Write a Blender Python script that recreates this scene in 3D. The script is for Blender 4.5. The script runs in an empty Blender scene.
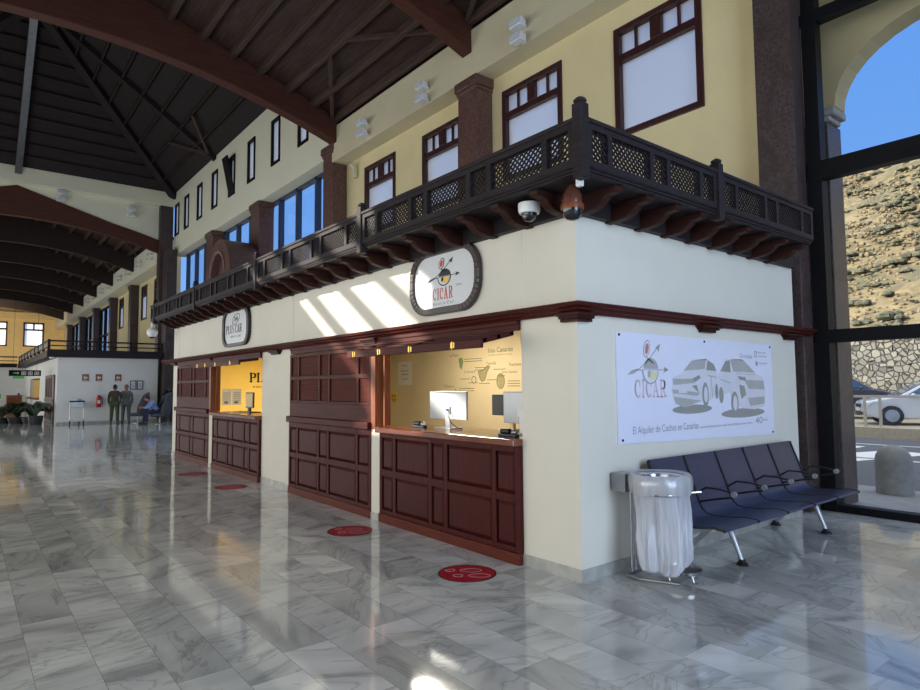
import bpy, bmesh, math, random
from mathutils import Vector, Matrix
random.seed(7)
SC = bpy.context.scene
COL = SC.collection
PI = math.pi

# ------------------------------------------------------------------ camera
yaw, pitch, roll, fpx = 2.46581886, 0.0655508, -0.00757916, 618.58
F = Vector((math.cos(yaw)*math.cos(pitch), math.sin(yaw)*math.cos(pitch), math.sin(pitch)))
R0 = Vector((math.sin(yaw), -math.cos(yaw), 0)); U0 = R0.cross(F)
R = R0*math.cos(roll)+U0*math.sin(roll); U = -R0*math.sin(roll)+U0*math.cos(roll)
cam = bpy.data.cameras.new('camera'); cam.sensor_width = 36; cam.lens = fpx*36/920
cam.clip_end = 400
co = bpy.data.objects.new('camera', cam); COL.objects.link(co)
m = Matrix((R, U, -F)).transposed().to_4x4(); m.translation = Vector((3.38478, -3.95912, 1.6))
co.matrix_world = m
SC.camera = co

# ------------------------------------------------------------------ world, sun, fill lamps
SUN = Vector((0.8, 1.0, -0.52)).normalized()
w = bpy.data.worlds.new('world'); SC.world = w; w.use_nodes = True
nt = w.node_tree; nt.nodes.clear()
N = nt.nodes.new; L = nt.links.new
tc = N('ShaderNodeTexCoord'); sp = N('ShaderNodeSeparateXYZ'); L(tc.outputs['Generated'], sp.inputs[0])
rz = N('ShaderNodeValToRGB'); L(sp.outputs['Z'], rz.inputs[0])
e = rz.color_ramp.elements
e[0].position = 0.0; e[0].color = (0.26, 0.50, 0.95, 1)
e[1].position = 0.85; e[1].color = (1.7, 1.75, 1.8, 1)
x = e.new(0.22); x.color = (0.18, 0.42, 0.95, 1); x = e.new(0.56); x.color = (0.13, 0.35, 0.92, 1)
dt = N('ShaderNodeVectorMath'); dt.operation = 'DOT_PRODUCT'; L(tc.outputs['Generated'], dt.inputs[0]); dt.inputs[1].default_value = -SUN
rs = N('ShaderNodeValToRGB'); L(dt.outputs['Value'], rs.inputs[0])
rs.color_ramp.elements[0].position = 0.6; rs.color_ramp.elements[0].color = (0, 0, 0, 1)
rs.color_ramp.elements[1].position = 1.0; rs.color_ramp.elements[1].color = (2.2, 2.0, 1.7, 1)
ad = N('ShaderNodeMixRGB'); ad.blend_type = 'ADD'; ad.inputs[0].default_value = 1
L(rz.outputs[0], ad.inputs[1]); L(rs.outputs[0], ad.inputs[2])
bg = N('ShaderNodeBackground'); L(ad.outputs[0], bg.inputs[0]); bg.inputs[1].default_value = 1.0
wo = N('ShaderNodeOutputWorld'); L(bg.outputs[0], wo.inputs[0])

sd = bpy.data.lights.new('sun', 'SUN'); sd.energy = 11.0; sd.angle = math.radians(0.53); sd.color = (1.0, 0.93, 0.78)
so = bpy.data.objects.new('sun', sd); COL.objects.link(so); so.rotation_euler = SUN.to_track_quat('-Z', 'Y').to_euler(); so.location = (-30, -40, 25)

def area(name, loc, direction, sx, sy, power, color):
    l = bpy.data.lights.new(name, 'AREA'); l.shape = 'RECTANGLE'; l.size = sx; l.size_y = sy; l.energy = power; l.color = color
    o = bpy.data.objects.new(name, l); COL.objects.link(o); o.location = loc
    o.rotation_euler = Vector(direction).to_track_quat('-Z', 'Z').to_euler()
    return o
# fill lamps added inside the hall in place of daylight from the glazing
area('fill_opposite_near', (-2.5, -8.8, 2.6), (0, 1, 0.12), 15, 4.2, 440, (1.0, 0.93, 0.80))
area('fill_opposite_middle', (-21, -8.8, 2.6), (0, 1, 0.15), 16, 4.2, 620, (1.0, 0.97, 0.90))
area('fill_opposite_far', (-47, -8.8, 2.6), (0, 1, 0.15), 26, 4.2, 700, (1.0, 0.93, 0.80))
area('fill_end_glazing', (10.7, -1.5, 3.0), (-1, 0.12, 0), 9, 5.5, 1050, (0.66, 0.79, 1.0))
area('fill_passage', (-19, 4.35, 1.6), (0, -1, -0.1), 9, 2.6, 260, (0.66, 0.82, 1.0))
area('fill_far_end', (-66, -2, 6.0), (-1, 0, 0.1), 10, 3, 420, (1.0, 0.84, 0.60))

SC.view_settings.view_transform = 'Standard'; SC.view_settings.look = 'None'
SC.view_settings.gamma = 1; SC.view_settings.use_curve_mapping = False
SC.view_settings.exposure = 0.0
SC.cycles.use_denoising = True
SC.cycles.max_bounces = 10; SC.cycles.diffuse_bounces = 5; SC.cycles.transparent_max_bounces = 16
SC.cycles.caustics_reflective = False; SC.cycles.caustics_refractive = False
SC.cycles.sample_clamp_indirect = 4

# ------------------------------------------------------------------ materials
def lin(c):
    c = c/255
    return c/12.92 if c <= 0.04045 else ((c+0.055)/1.055)**2.4
def S(r, g, b): return (lin(r), lin(g), lin(b), 1)
def mat(name, color, rough=0.5, metal=0.0, var=0.08, scale=6.0, bump=0.0, stretch=(1, 1, 1), col2=None, spec=0.5, coat=0, alpha=1):
    mt = bpy.data.materials.new(name); mt.use_nodes = True
    nt = mt.node_tree; b = nt.nodes['Principled BSDF']
    b.inputs['Roughness'].default_value = rough; b.inputs['Metallic'].default_value = metal
    b.inputs['Specular IOR Level'].default_value = spec; b.inputs['Coat Weight'].default_value = coat
    b.inputs['Coat Roughness'].default_value = 0.1; b.inputs['Alpha'].default_value = alpha
    tc = nt.nodes.new('ShaderNodeTexCoord'); mp = nt.nodes.new('ShaderNodeMapping'); mp.inputs['Scale'].default_value = stretch
    nz = nt.nodes.new('ShaderNodeTexNoise'); nz.inputs['Scale'].default_value = scale; nz.inputs['Detail'].default_value = 5
    nt.links.new(tc.outputs['Object'], mp.inputs[0]); nt.links.new(mp.outputs[0], nz.inputs['Vector'])
    rp = nt.nodes.new('ShaderNodeValToRGB'); nt.links.new(nz.outputs['Fac'], rp.inputs[0])
    c2 = col2 or tuple(min(1, c*(1+var*2)) for c in color[:3])+(1,)
    c1 = tuple(c*(1-var*2) for c in color[:3])+(1,) if not col2 else color
    rp.color_ramp.elements[0].position = 0.32; rp.color_ramp.elements[1].position = 0.68
    rp.color_ramp.elements[0].color = c1; rp.color_ramp.elements[1].color = c2
    nt.links.new(rp.outputs[0], b.inputs['Base Color'])
    if bump:
        bp = nt.nodes.new('ShaderNodeBump'); bp.inputs['Strength'].default_value = bump; bp.inputs['Distance'].default_value = 0.02
        nt.links.new(nz.outputs['Fac'], bp.inputs['Height']); nt.links.new(bp.outputs[0], b.inputs['Normal'])
    return mt
def granite(name, c1, c2, c3, scale=18, rough=0.3, tile=0.0):
    mt = mat(name, c1, rough); nt = mt.node_tree; b = nt.nodes['Principled BSDF']
    tc = nt.nodes.new('ShaderNodeTexCoord'); n1 = nt.nodes.new('ShaderNodeTexNoise'); n1.inputs['Scale'].default_value = scale; n1.inputs['Detail'].default_value = 10
    n1.inputs['Roughness'].default_value = 0.75
    n2 = nt.nodes.new('ShaderNodeTexNoise'); n2.inputs['Scale'].default_value = 1.6; n2.inputs['Detail'].default_value = 6; n2.inputs['Distortion'].default_value = 2.5
    for n in (n1, n2): nt.links.new(tc.outputs['Object'], n.inputs['Vector'])
    rp = nt.nodes.new('ShaderNodeValToRGB'); e = rp.color_ramp.elements
    e[0].position = 0.36; e[0].color = c1; e[1].position = 0.66; e[1].color = c2
    nt.links.new(n1.outputs['Fac'], rp.inputs[0])
    mx = nt.nodes.new('ShaderNodeMixRGB'); r2 = nt.nodes.new('ShaderNodeValToRGB'); r2.color_ramp.elements[0].position = 0.45; r2.color_ramp.elements[1].position = 0.7
    nt.links.new(n2.outputs['Fac'], r2.inputs[0]); nt.links.new(r2.outputs[0], mx.inputs[0]); nt.links.new(rp.outputs[0], mx.inputs[1]); mx.inputs[2].default_value = c3
    nt.links.new(mx.outputs[0], b.inputs['Base Color'])
    return mt
def wood(name, c1, c2, rough=0.35, axis=0, scale=3.0, coat=0.0, spec=0.5):
    st = [14, 14, 14]; st[axis] = 0.8
    return mat(name, c1, rough, col2=c2, scale=scale, stretch=st, bump=0.04, coat=coat, spec=spec)

M = {}
# polished marble floor: staggered slabs, each of its own tone and veining
mt = bpy.data.materials.new('polished_marble_tiles'); mt.use_nodes = True; nt = mt.node_tree; b = nt.nodes['Principled BSDF']
def nd(t, **k):
    n = nt.nodes.new(t)
    for a, v in k.items(): setattr(n, a, v)
    return n
def lk(a, c): nt.links.new(a, c)
tc = nd('ShaderNodeTexCoord')
br = nd('ShaderNodeTexBrick'); br.offset = 0.37; br.offset_frequency = 2; br.inputs['Scale'].default_value = 1; br.inputs['Brick Width'].default_value = 0.78; br.inputs['Row Height'].default_value = 0.3
br.inputs['Mortar Size'].default_value = 0.0016; br.inputs['Color1'].default_value = (0, 0, 0, 1); br.inputs['Color2'].default_value = (1, 1, 1, 1); br.inputs['Mortar'].default_value = (0.5, 0.5, 0.5, 1)
lk(tc.outputs['Object'], br.inputs['Vector'])
# per-slab shift and turn of the veins
sc_ = nd('ShaderNodeVectorMath', operation='SCALE'); lk(br.outputs['Color'], sc_.inputs[0]); sc_.inputs['Scale'].default_value = 37
av = nd('ShaderNodeVectorMath', operation='ADD'); lk(tc.outputs['Object'], av.inputs[0]); lk(sc_.outputs[0], av.inputs[1])
vr = nd('ShaderNodeVectorRotate'); vr.rotation_type = 'Z_AXIS'; lk(av.outputs[0], vr.inputs['Vector'])
ml = nd('ShaderNodeMath', operation='MULTIPLY'); lk(br.outputs['Color'], ml.inputs[0]); ml.inputs[1].default_value = 2.4; lk(ml.outputs[0], vr.inputs['Angle'])
mp = nd('ShaderNodeMapping'); mp.inputs['Scale'].default_value = (1.0, 3.2, 1); lk(vr.outputs[0], mp.inputs[0])
nz = nd('ShaderNodeTexNoise'); nz.inputs['Scale'].default_value = 1.1; nz.inputs['Detail'].default_value = 5; nz.inputs['Distortion'].default_value = 0.8; lk(mp.outputs[0], nz.inputs['Vector'])
rp = nd('ShaderNodeValToRGB'); lk(nz.outputs['Fac'], rp.inputs[0])
e = rp.color_ramp.elements; e[0].position = 0.28; e[0].color = S(158, 161, 158); e[1].position = 0.72; e[1].color = S(218, 219, 215)
q = e.new(0.46); q.color = S(196, 198, 195); q = e.new(0.40); q.color = S(182, 185, 182)
# thin dark veins
nv = nd('ShaderNodeTexNoise'); nv.inputs['Scale'].default_value = 0.9; nv.inputs['Detail'].default_value = 5; nv.inputs['Distortion'].default_value = 2.2; lk(mp.outputs[0], nv.inputs['Vector'])
sb = nd('ShaderNodeMath', operation='SUBTRACT'); lk(nv.outputs['Fac'], sb.inputs[0]); sb.inputs[1].default_value = 0.56
ab = nd('ShaderNodeMath', operation='ABSOLUTE'); lk(sb.outputs[0], ab.inputs[0])
rv = nd('ShaderNodeValToRGB'); lk(ab.outputs[0], rv.inputs[0]); rv.color_ramp.elements[0].position = 0.0; rv.color_ramp.elements[0].color = (0.34, 0.34, 0.34, 1)
rv.color_ramp.elements[1].position = 0.03; rv.color_ramp.elements[1].color = (0, 0, 0, 1)
mv = nd('ShaderNodeMixRGB'); lk(rv.outputs[0], mv.inputs[0]); lk(rp.outputs[0], mv.inputs[1]); mv.inputs[2].default_value = S(92, 97, 95)
# slab tone
tn = nd('ShaderNodeMapRange'); lk(br.outputs['Color'], tn.inputs['Value']); tn.inputs['To Min'].default_value = 0.78; tn.inputs['To Max'].default_value = 1.12
ms = nd('ShaderNodeVectorMath', operation='SCALE'); lk(mv.outputs[0], ms.inputs[0]); lk(tn.outputs[0], ms.inputs['Scale'])
mm = nd('ShaderNodeMixRGB'); lk(br.outputs['Fac'], mm.inputs[0]); lk(ms.outputs[0], mm.inputs[1]); mm.inputs[2].default_value = S(136, 137, 132)
lk(mm.outputs[0], b.inputs['Base Color'])
nw = nd('ShaderNodeTexNoise'); nw.inputs['Scale'].default_value = 2.2; nw.inputs['Detail'].default_value = 2; lk(tc.outputs['Object'], nw.inputs['Vector'])
bp = nd('ShaderNodeBump'); bp.inputs['Strength'].default_value = 0.06; bp.inputs['Distance'].default_value = 0.02; lk(nw.outputs['Fac'], bp.inputs['Height']); lk(bp.outputs[0], b.inputs['Normal'])
b.inputs['Roughness'].default_value = 0.07; b.inputs['Specular IOR Level'].default_value = 0.8
M['marble'] = mt

M['cream'] = mat('cream_plaster', S(220, 216, 202), 0.75, var=0.012, scale=2)
M['white'] = mat('white_plaster', S(222, 222, 218), 0.7, var=0.01, scale=2)
M['yellow'] = mat('yellow_cream_plaster', S(222, 207, 160), 0.8, var=0.015, scale=2)
M['yellow_far'] = mat('warm_lit_yellow_plaster', S(238, 212, 156), 0.8, var=0.015, scale=2)  # warm glow of the end wall put into its plaster colour
M['beige'] = mat('beige_plaster_band', S(204, 195, 164), 0.8, var=0.015, scale=2)
M['gablewhite'] = mat('pale_plaster', S(220, 218, 196), 0.8, var=0.012, scale=1)
M['skirt'] = mat('grey_marble_skirting', S(168, 168, 162), 0.3, var=0.12, scale=7)
M['mahogany'] = wood('mahogany', S(60, 21, 18), S(78, 30, 25), 0.5, 0, spec=0.14)
M['mahogany_v'] = wood('mahogany_upright_grain', S(58, 20, 18), S(75, 29, 25), 0.5, 2, spec=0.14)
M['mahogany_y'] = wood('mahogany_cross_grain', S(46, 20, 18), S(60, 27, 24), 0.5, 1, spec=0.14)
M['shutterlath'] = wood('shutter_lath_wood', S(92, 42, 35), S(112, 54, 44), 0.5, 0, spec=0.14)
M['backing'] = mat('dark_backing', S(24, 14, 13), 0.8, var=0.05, spec=0.1)  # near black, so the lattice openings read dark
M['plinth'] = wood('red_plinth_wood', S(84, 36, 26), S(102, 47, 34), 0.5, 0, spec=0.15)
M['counterwood'] = wood('varnished_counter_wood', S(92, 44, 28), S(132, 72, 46), 0.18, 0, coat=0.5)
M['orangewood'] = wood('orange_post_wood', S(104, 56, 32), S(134, 78, 46), 0.4, 2, spec=0.25)
M['roofwood'] = wood('dark_roof_boards', S(50, 37, 33), S(74, 56, 49), 0.7, 0, scale=2, spec=0.25)
M['roofdark'] = wood('dark_lantern_boards', S(36, 31, 32), S(50, 43, 44), 0.85, 1, scale=2, spec=0.2)
M['beamwood'] = wood('brown_beam_wood', S(66, 36, 28), S(84, 50, 39), 0.55, 1, scale=2, spec=0.25)
M['beamdark'] = wood('dark_brown_beam_wood', S(42, 33, 31), S(56, 44, 41), 0.6, 1, scale=2, spec=0.2)
M['purlin'] = wood('purlin_wood', S(62, 47, 41), S(82, 64, 56), 0.6, 0, scale=2, spec=0.3)
M['balcony'] = wood('black_brown_timber', S(36, 32, 35), S(50, 44, 47), 0.5, 0, spec=0.12)
M['lattice'] = mat('dark_lattice_timber', S(42, 37, 39), 0.5, var=0.1, spec=0.12)
M['corbel'] = wood('corbel_timber', S(48, 28, 24), S(64, 38, 31), 0.5, 1, spec=0.12)
M['granite'] = granite('dark_brown_granite', S(40, 32, 32), S(96, 80, 78), S(58, 44, 42), 26, 0.4)
M['redgranite'] = granite('red_brown_granite', S(60, 38, 34), S(126, 94, 86), S(86, 58, 51), 24, 0.4)
M['pinkstone'] = mat('pinkish_stone', S(134, 108, 100), 0.5, var=0.06)
M['windowwood'] = wood('window_frame_wood', S(44, 20, 22), S(66, 32, 32), 0.4, 2)
M['blackmetal'] = mat('black_window_metal', S(18, 18, 21), 0.5, var=0.05, spec=0.15)
M['bluemetal'] = mat('blue_grey_mullion_metal', S(44, 60, 92), 0.35, var=0.05)
M['darkframe'] = mat('dark_sign_frame', S(58, 48, 46), 0.35, var=0.08)
M['blackframe'] = mat('black_sign_frame', S(28, 29, 30), 0.35, var=0.08)
M['signface'] = mat('white_sign_face', S(214, 217, 220), 0.3, var=0.005)
M['ink'] = mat('black_ink', S(26, 26, 28), 0.5, var=0.02)
M['greyink'] = mat('dark_grey_ink', S(74, 76, 80), 0.5, var=0.02)
M['redink'] = mat('red_ink', S(206, 62, 46), 0.5, var=0.02)
M['yellowink'] = mat('yellow_ink', S(238, 190, 52), 0.5, var=0.02)
M['poster'] = mat('glossy_poster_film', S(226, 229, 246), 0.22, var=0.005)
M['pgrey'] = mat('faded_print_grey', S(174, 174, 174), 0.25, var=0.02)
M['pdark'] = mat('faded_print_dark', S(148, 149, 147), 0.25, var=0.02)
M['plight'] = mat('faded_print_light', S(212, 214, 224), 0.25, var=0.02)
M['pred'] = mat('faded_print_red', S(196, 130, 122), 0.25, var=0.02)
M['ppink'] = mat('faded_print_pink', S(224, 196, 204), 0.25, var=0.02)
M['pyellow'] = mat('faded_print_yellow', S(226, 218, 178), 0.25, var=0.02)
M['ptext'] = mat('faded_print_text', S(146, 148, 162), 0.25, var=0.02)
M['sticker'] = mat('red_floor_sticker', S(166, 26, 44), 0.3, var=0.05)
M['stickerwhite'] = mat('white_sticker_print', S(226, 190, 192), 0.35, var=0.02)
M['chrome'] = mat('polished_steel', S(190, 192, 196), 0.18, 1.0, var=0.03)
M['steel'] = mat('brushed_steel', S(150, 152, 156), 0.32, 1.0, var=0.05)
M['alu'] = mat('grey_cast_aluminium', S(176, 180, 186), 0.35, 0.7, var=0.04)
M['seat'] = mat('dark_blue_grey_seat', S(50, 54, 82), 0.36, var=0.05, scale=30)
M['rubber'] = mat('black_rubber', S(20, 20, 22), 0.5, var=0.05)
M['plasticwhite'] = mat('white_plastic', S(226, 228, 228), 0.3, var=0.01)
M['plasticblack'] = mat('black_plastic', S(22, 22, 24), 0.3, var=0.03)
M['plasticblue'] = mat('blue_plastic', S(50, 70, 150), 0.4, var=0.03)
M['brass'] = mat('brass', S(214, 176, 96), 0.25, 1.0, var=0.05)
M['paper'] = mat('white_paper', S(232, 228, 216), 0.7, var=0.01)
M['tanwall'] = mat('tan_interior_wall', S(224, 203, 158), 0.7, var=0.02, scale=2)
M['yellowwall'] = mat('bright_yellow_interior_wall', S(252, 214, 108), 0.7, var=0.02, scale=2)
M['mapink'] = mat('olive_map_ink', S(112, 106, 70), 0.6, var=0.05)
M['mapsoft'] = mat('pale_olive_map_tint', S(170, 156, 108), 0.6, var=0.1, scale=20)
M['mapgreen'] = mat('green_map_ink', S(128, 142, 92), 0.6, var=0.15, scale=20)
M['redpaint'] = mat('red_enamel', S(190, 34, 36), 0.3, var=0.04)
M['leaf'] = mat('dark_green_leaf', S(34, 50, 30), 0.45, var=0.25, scale=4)
M['leaf2'] = mat('grey_green_leaf', S(70, 84, 66), 0.45, var=0.2, scale=4)
M['pot'] = mat('dark_planter', S(30, 32, 34), 0.5, var=0.08)
M['armchair'] = mat('charcoal_upholstery', S(72, 76, 82), 0.75, var=0.08, scale=20)
M['skin'] = mat('skin', S(170, 112, 86), 0.55, var=0.04)
M['hair'] = mat('black_hair', S(28, 24, 22), 0.6, var=0.1, scale=40)
M['olive'] = mat('olive_jacket_cloth', S(58, 56, 42), 0.85, var=0.08)
M['green'] = mat('green_trouser_cloth', S(60, 74, 48), 0.85, var=0.08)
M['greycloth'] = mat('grey_cloth', S(112, 116, 112), 0.85, var=0.08)
M['blueshirt'] = mat('light_blue_shirt_cloth', S(128, 152, 206), 0.8, var=0.05)
M['navy'] = mat('navy_trouser_cloth', S(34, 42, 74), 0.85, var=0.08)
M['shoe'] = mat('black_shoe_leather', S(22, 20, 20), 0.4, var=0.05)
M['asphalt'] = mat('asphalt', S(92, 94, 98), 0.9, var=0.1, scale=40, bump=0.1)
M['pavement'] = mat('grey_pavement', S(150, 150, 150), 0.85, var=0.06, scale=5)
M['roadpaint'] = mat('white_road_paint', S(225, 225, 220), 0.7, var=0.04, scale=20)
M['kerb'] = mat('pale_concrete_kerb', S(176, 165, 141), 0.85, var=0.05, scale=10)
M['concrete'] = mat('grey_concrete', S(150, 148, 142), 0.85, var=0.07, scale=8, bump=0.1)
M['carwhite'] = mat('white_car_paint', S(222, 224, 228), 0.2, var=0.0, coat=0.6)
M['carblue'] = mat('dark_blue_car_paint', S(40, 48, 66), 0.2, var=0.0, coat=0.6)
M['carglass'] = mat('car_glass', S(58, 92, 120), 0.05, var=0.15, scale=3, spec=0.9)
M['lamp'] = mat('headlamp_lens', S(200, 206, 214), 0.1, var=0.02)
M['guard'] = mat('galvanised_rail', S(196, 190, 176), 0.4, 0.4, var=0.04)
M['arcade'] = mat('sand_arcade_plaster', S(178, 162, 124), 0.8, var=0.02, scale=2)
M['signgreen'] = mat('green_sign_film', S(80, 200, 60), 0.4, var=0.02)
M['pict'] = mat('orange_brown_notice', S(176, 104, 60), 0.5, var=0.05)
M['pictdark'] = mat('dark_notice_border', S(84, 44, 34), 0.5, var=0.05)
M['darkdoor'] = wood('dark_door_wood', S(60, 32, 24), S(88, 50, 36), 0.4, 2)
M['greyscreen'] = mat('grey_screen_back', S(176, 180, 184), 0.16, var=0.02, spec=0.7)
M['domeglass'] = mat('smoked_dome', S(20, 22, 28), 0.05, var=0.0, spec=0.8)
M['brownwood'] = wood('brown_teardrop_wood', S(72, 42, 32), S(98, 60, 46), 0.25, 2, coat=0.4)
M['rock'] = mat('tan_rock', S(112, 99, 75), 0.95, var=0.2, scale=4)
M['olivecorner'] = mat('hill_scrub', S(80, 80, 62), 0.9, var=0.3, scale=3)

def glassmat(name, tint, gloss, milk=0.0):
    mt = bpy.data.materials.new(name); mt.use_nodes = True; nt = mt.node_tree; nt.nodes.clear()
    o = nt.nodes.new('ShaderNodeOutputMaterial'); tr = nt.nodes.new('ShaderNodeBsdfTransparent'); tr.inputs[0].default_value = tint
    gl = nt.nodes.new('ShaderNodeBsdfGlossy'); gl.inputs['Roughness'].default_value = 0.02
    gm = nt.nodes.new('ShaderNodeNewGeometry'); dp = nt.nodes.new('ShaderNodeVectorMath'); dp.operation = 'DOT_PRODUCT'
    nt.links.new(gm.outputs['Normal'], dp.inputs[0]); nt.links.new(gm.outputs['Incoming'], dp.inputs[1])
    def mth(op, a, b_=None):
        n = nt.nodes.new('ShaderNodeMath'); n.operation = op
        for i, q in enumerate((a, b_)):
            if q is None: continue
            if isinstance(q, (int, float)): n.inputs[i].default_value = q
            else: nt.links.new(q, n.inputs[i])
        return n.outputs[0]
    sch = mth('ADD', mth('MULTIPLY', mth('POWER', mth('SUBTRACT', 1.0, mth('ABSOLUTE', dp.outputs['Value'])), 5.0), 0.5*gloss), 0.02*gloss)
    mx = nt.nodes.new('ShaderNodeMixShader'); nt.links.new(sch, mx.inputs[0]); nt.links.new(tr.outputs[0], mx.inputs[1]); nt.links.new(gl.outputs[0], mx.inputs[2])
    last = mx
    if milk:
        tl = nt.nodes.new('ShaderNodeBsdfTranslucent'); tl.inputs[0].default_value = (0.98, 0.98, 0.98, 1)
        df = nt.nodes.new('ShaderNodeBsdfDiffuse'); df.inputs[0].default_value = (0.9, 0.9, 0.9, 1)
        m3 = nt.nodes.new('ShaderNodeMixShader'); m3.inputs[0].default_value = 0.3; nt.links.new(tl.outputs[0], m3.inputs[1]); nt.links.new(df.outputs[0], m3.inputs[2])
        m2 = nt.nodes.new('ShaderNodeMixShader'); m2.inputs[0].default_value = milk
        nt.links.new(mx.outputs[0], m2.inputs[1]); nt.links.new(m3.outputs[0], m2.inputs[2]); last = m2
    nt.links.new(last.outputs[0], o.inputs[0])
    return mt
M['glass'] = glassmat('clear_glass', (0.97, 0.98, 0.98, 1), 0.8)
M['milk'] = glassmat('frosted_glass', (0.97, 0.98, 1, 1), 0.8, 0.6)
M['bag'] = glassmat('clear_bin_bag', (0.9, 0.92, 0.95, 1), 1.6, 0.0)
# bin bag: thin milky plastic
nt = M['bag'].node_tree; o = [n for n in nt.nodes if n.type == 'OUTPUT_MATERIAL'][0]; src = o.inputs[0].links[0].from_socket
pb = nt.nodes.new('ShaderNodeBsdfPrincipled'); pb.inputs['Base Color'].default_value = S(244, 245, 250); pb.inputs['Roughness'].default_value = 0.25
tl = nt.nodes.new('ShaderNodeBsdfTranslucent'); tl.inputs[0].default_value = (0.85, 0.87, 0.92, 1)
m1 = nt.nodes.new('ShaderNodeMixShader'); m1.inputs[0].default_value = 0.4; nt.links.new(pb.outputs[0], m1.inputs[1]); nt.links.new(tl.outputs[0], m1.inputs[2])
m2 = nt.nodes.new('ShaderNodeMixShader'); m2.inputs[0].default_value = 0.58; nt.links.new(src, m2.inputs[1]); nt.links.new(m1.outputs[0], m2.inputs[2]); nt.links.new(m2.outputs[0], o.inputs[0])

# rubble wall and hillside
def voro(name, cells, mortar, scale, rough=0.9, b=0.9):
    mt = bpy.data.materials.new(name); mt.use_nodes = True; nt = mt.node_tree; bs = nt.nodes['Principled BSDF']; bs.inputs['Roughness'].default_value = rough
    tc = nt.nodes.new('ShaderNodeTexCoord'); v = nt.nodes.new('ShaderNodeTexVoronoi'); v.inputs['Scale'].default_value = scale
    v2 = nt.nodes.new('ShaderNodeTexVoronoi'); v2.feature = 'DISTANCE_TO_EDGE'; v2.inputs['Scale'].default_value = scale
    for n in (v, v2): nt.links.new(tc.outputs['Object'], n.inputs['Vector'])
    rp = nt.nodes.new('ShaderNodeValToRGB'); s = nt.nodes.new('ShaderNodeSeparateXYZ'); nt.links.new(v.outputs['Color'], s.inputs[0]); nt.links.new(s.outputs[0], rp.inputs[0])
    e = rp.color_ramp.elements; e[0].color = cells[0]; e[1].color = cells[-1]
    for i, c in enumerate(cells[1:-1]): q = e.new((i+1)/(len(cells)-1)); q.color = c
    r2 = nt.nodes.new('ShaderNodeValToRGB'); nt.links.new(v2.outputs['Distance'], r2.inputs[0]); r2.color_ramp.elements[0].position = 0.02; r2.color_ramp.elements[1].position = 0.09
    mx = nt.nodes.new('ShaderNodeMixRGB'); nt.links.new(r2.outputs[0], mx.inputs[0]); mx.inputs[1].default_value = mortar; nt.links.new(rp.outputs[0], mx.inputs[2])
    nt.links.new(mx.outputs[0], bs.inputs['Base Color'])
    bp = nt.nodes.new('ShaderNodeBump'); bp.inputs['Strength'].default_value = b; bp.inputs['Distance'].default_value = 0.15; nt.links.new(r2.outputs[0], bp.inputs['Height']); nt.links.new(bp.outputs[0], bs.inputs['Normal'])
    return mt
M['rubble'] = voro('rubble_stone', (S(84, 82, 77), S(122, 119, 111), S(102, 99, 93), S(132, 128, 119)), S(60, 58, 54), 4.4)
mt = mat('dry_hillside', S(92, 80, 56), 0.95, col2=S(130, 116, 86), scale=2.5, bump=1.0); M['hill'] = mt
nt = mt.node_tree; b = nt.nodes['Principled BSDF']; tc = nt.nodes.new('ShaderNodeTexCoord')
n1 = nt.nodes.new('ShaderNodeTexNoise'); n1.inputs['Scale'].default_value = 0.16; n1.inputs['Detail'].default_value = 8; n1.inputs['Roughness'].default_value = 0.7; nt.links.new(tc.outputs['Object'], n1.inputs['Vector'])
r1 = nt.nodes.new('ShaderNodeValToRGB'); r1.color_ramp.elements[0].position = 0.5; r1.color_ramp.elements[1].position = 0.62; nt.links.new(n1.outputs['Fac'], r1.inputs[0])
v = nt.nodes.new('ShaderNodeTexVoronoi'); v.inputs['Scale'].default_value = 1.4; nt.links.new(tc.outputs['Object'], v.inputs['Vector'])
sp = nt.nodes.new('ShaderNodeSeparateXYZ'); nt.links.new(v.outputs['Color'], sp.inputs[0])
r3 = nt.nodes.new('ShaderNodeValToRGB'); r3.color_ramp.elements[0].color = S(80, 73, 56); r3.color_ramp.elements[1].color = S(140, 125, 92); nt.links.new(sp.outputs[0], r3.inputs[0])
src = b.inputs['Base Color'].links[0].from_socket
ma = nt.nodes.new('ShaderNodeMixRGB'); ma.inputs[0].default_value = 0.6; nt.links.new(src, ma.inputs[1]); nt.links.new(r3.outputs[0], ma.inputs[2])
mb = nt.nodes.new('ShaderNodeMixRGB'); nt.links.new(r1.outputs[0], mb.inputs[0]); nt.links.new(ma.outputs[0], mb.inputs[1]); mb.inputs[2].default_value = S(80, 81, 63)
nt.links.new(mb.outputs[0], b.inputs['Base Color'])

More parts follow.
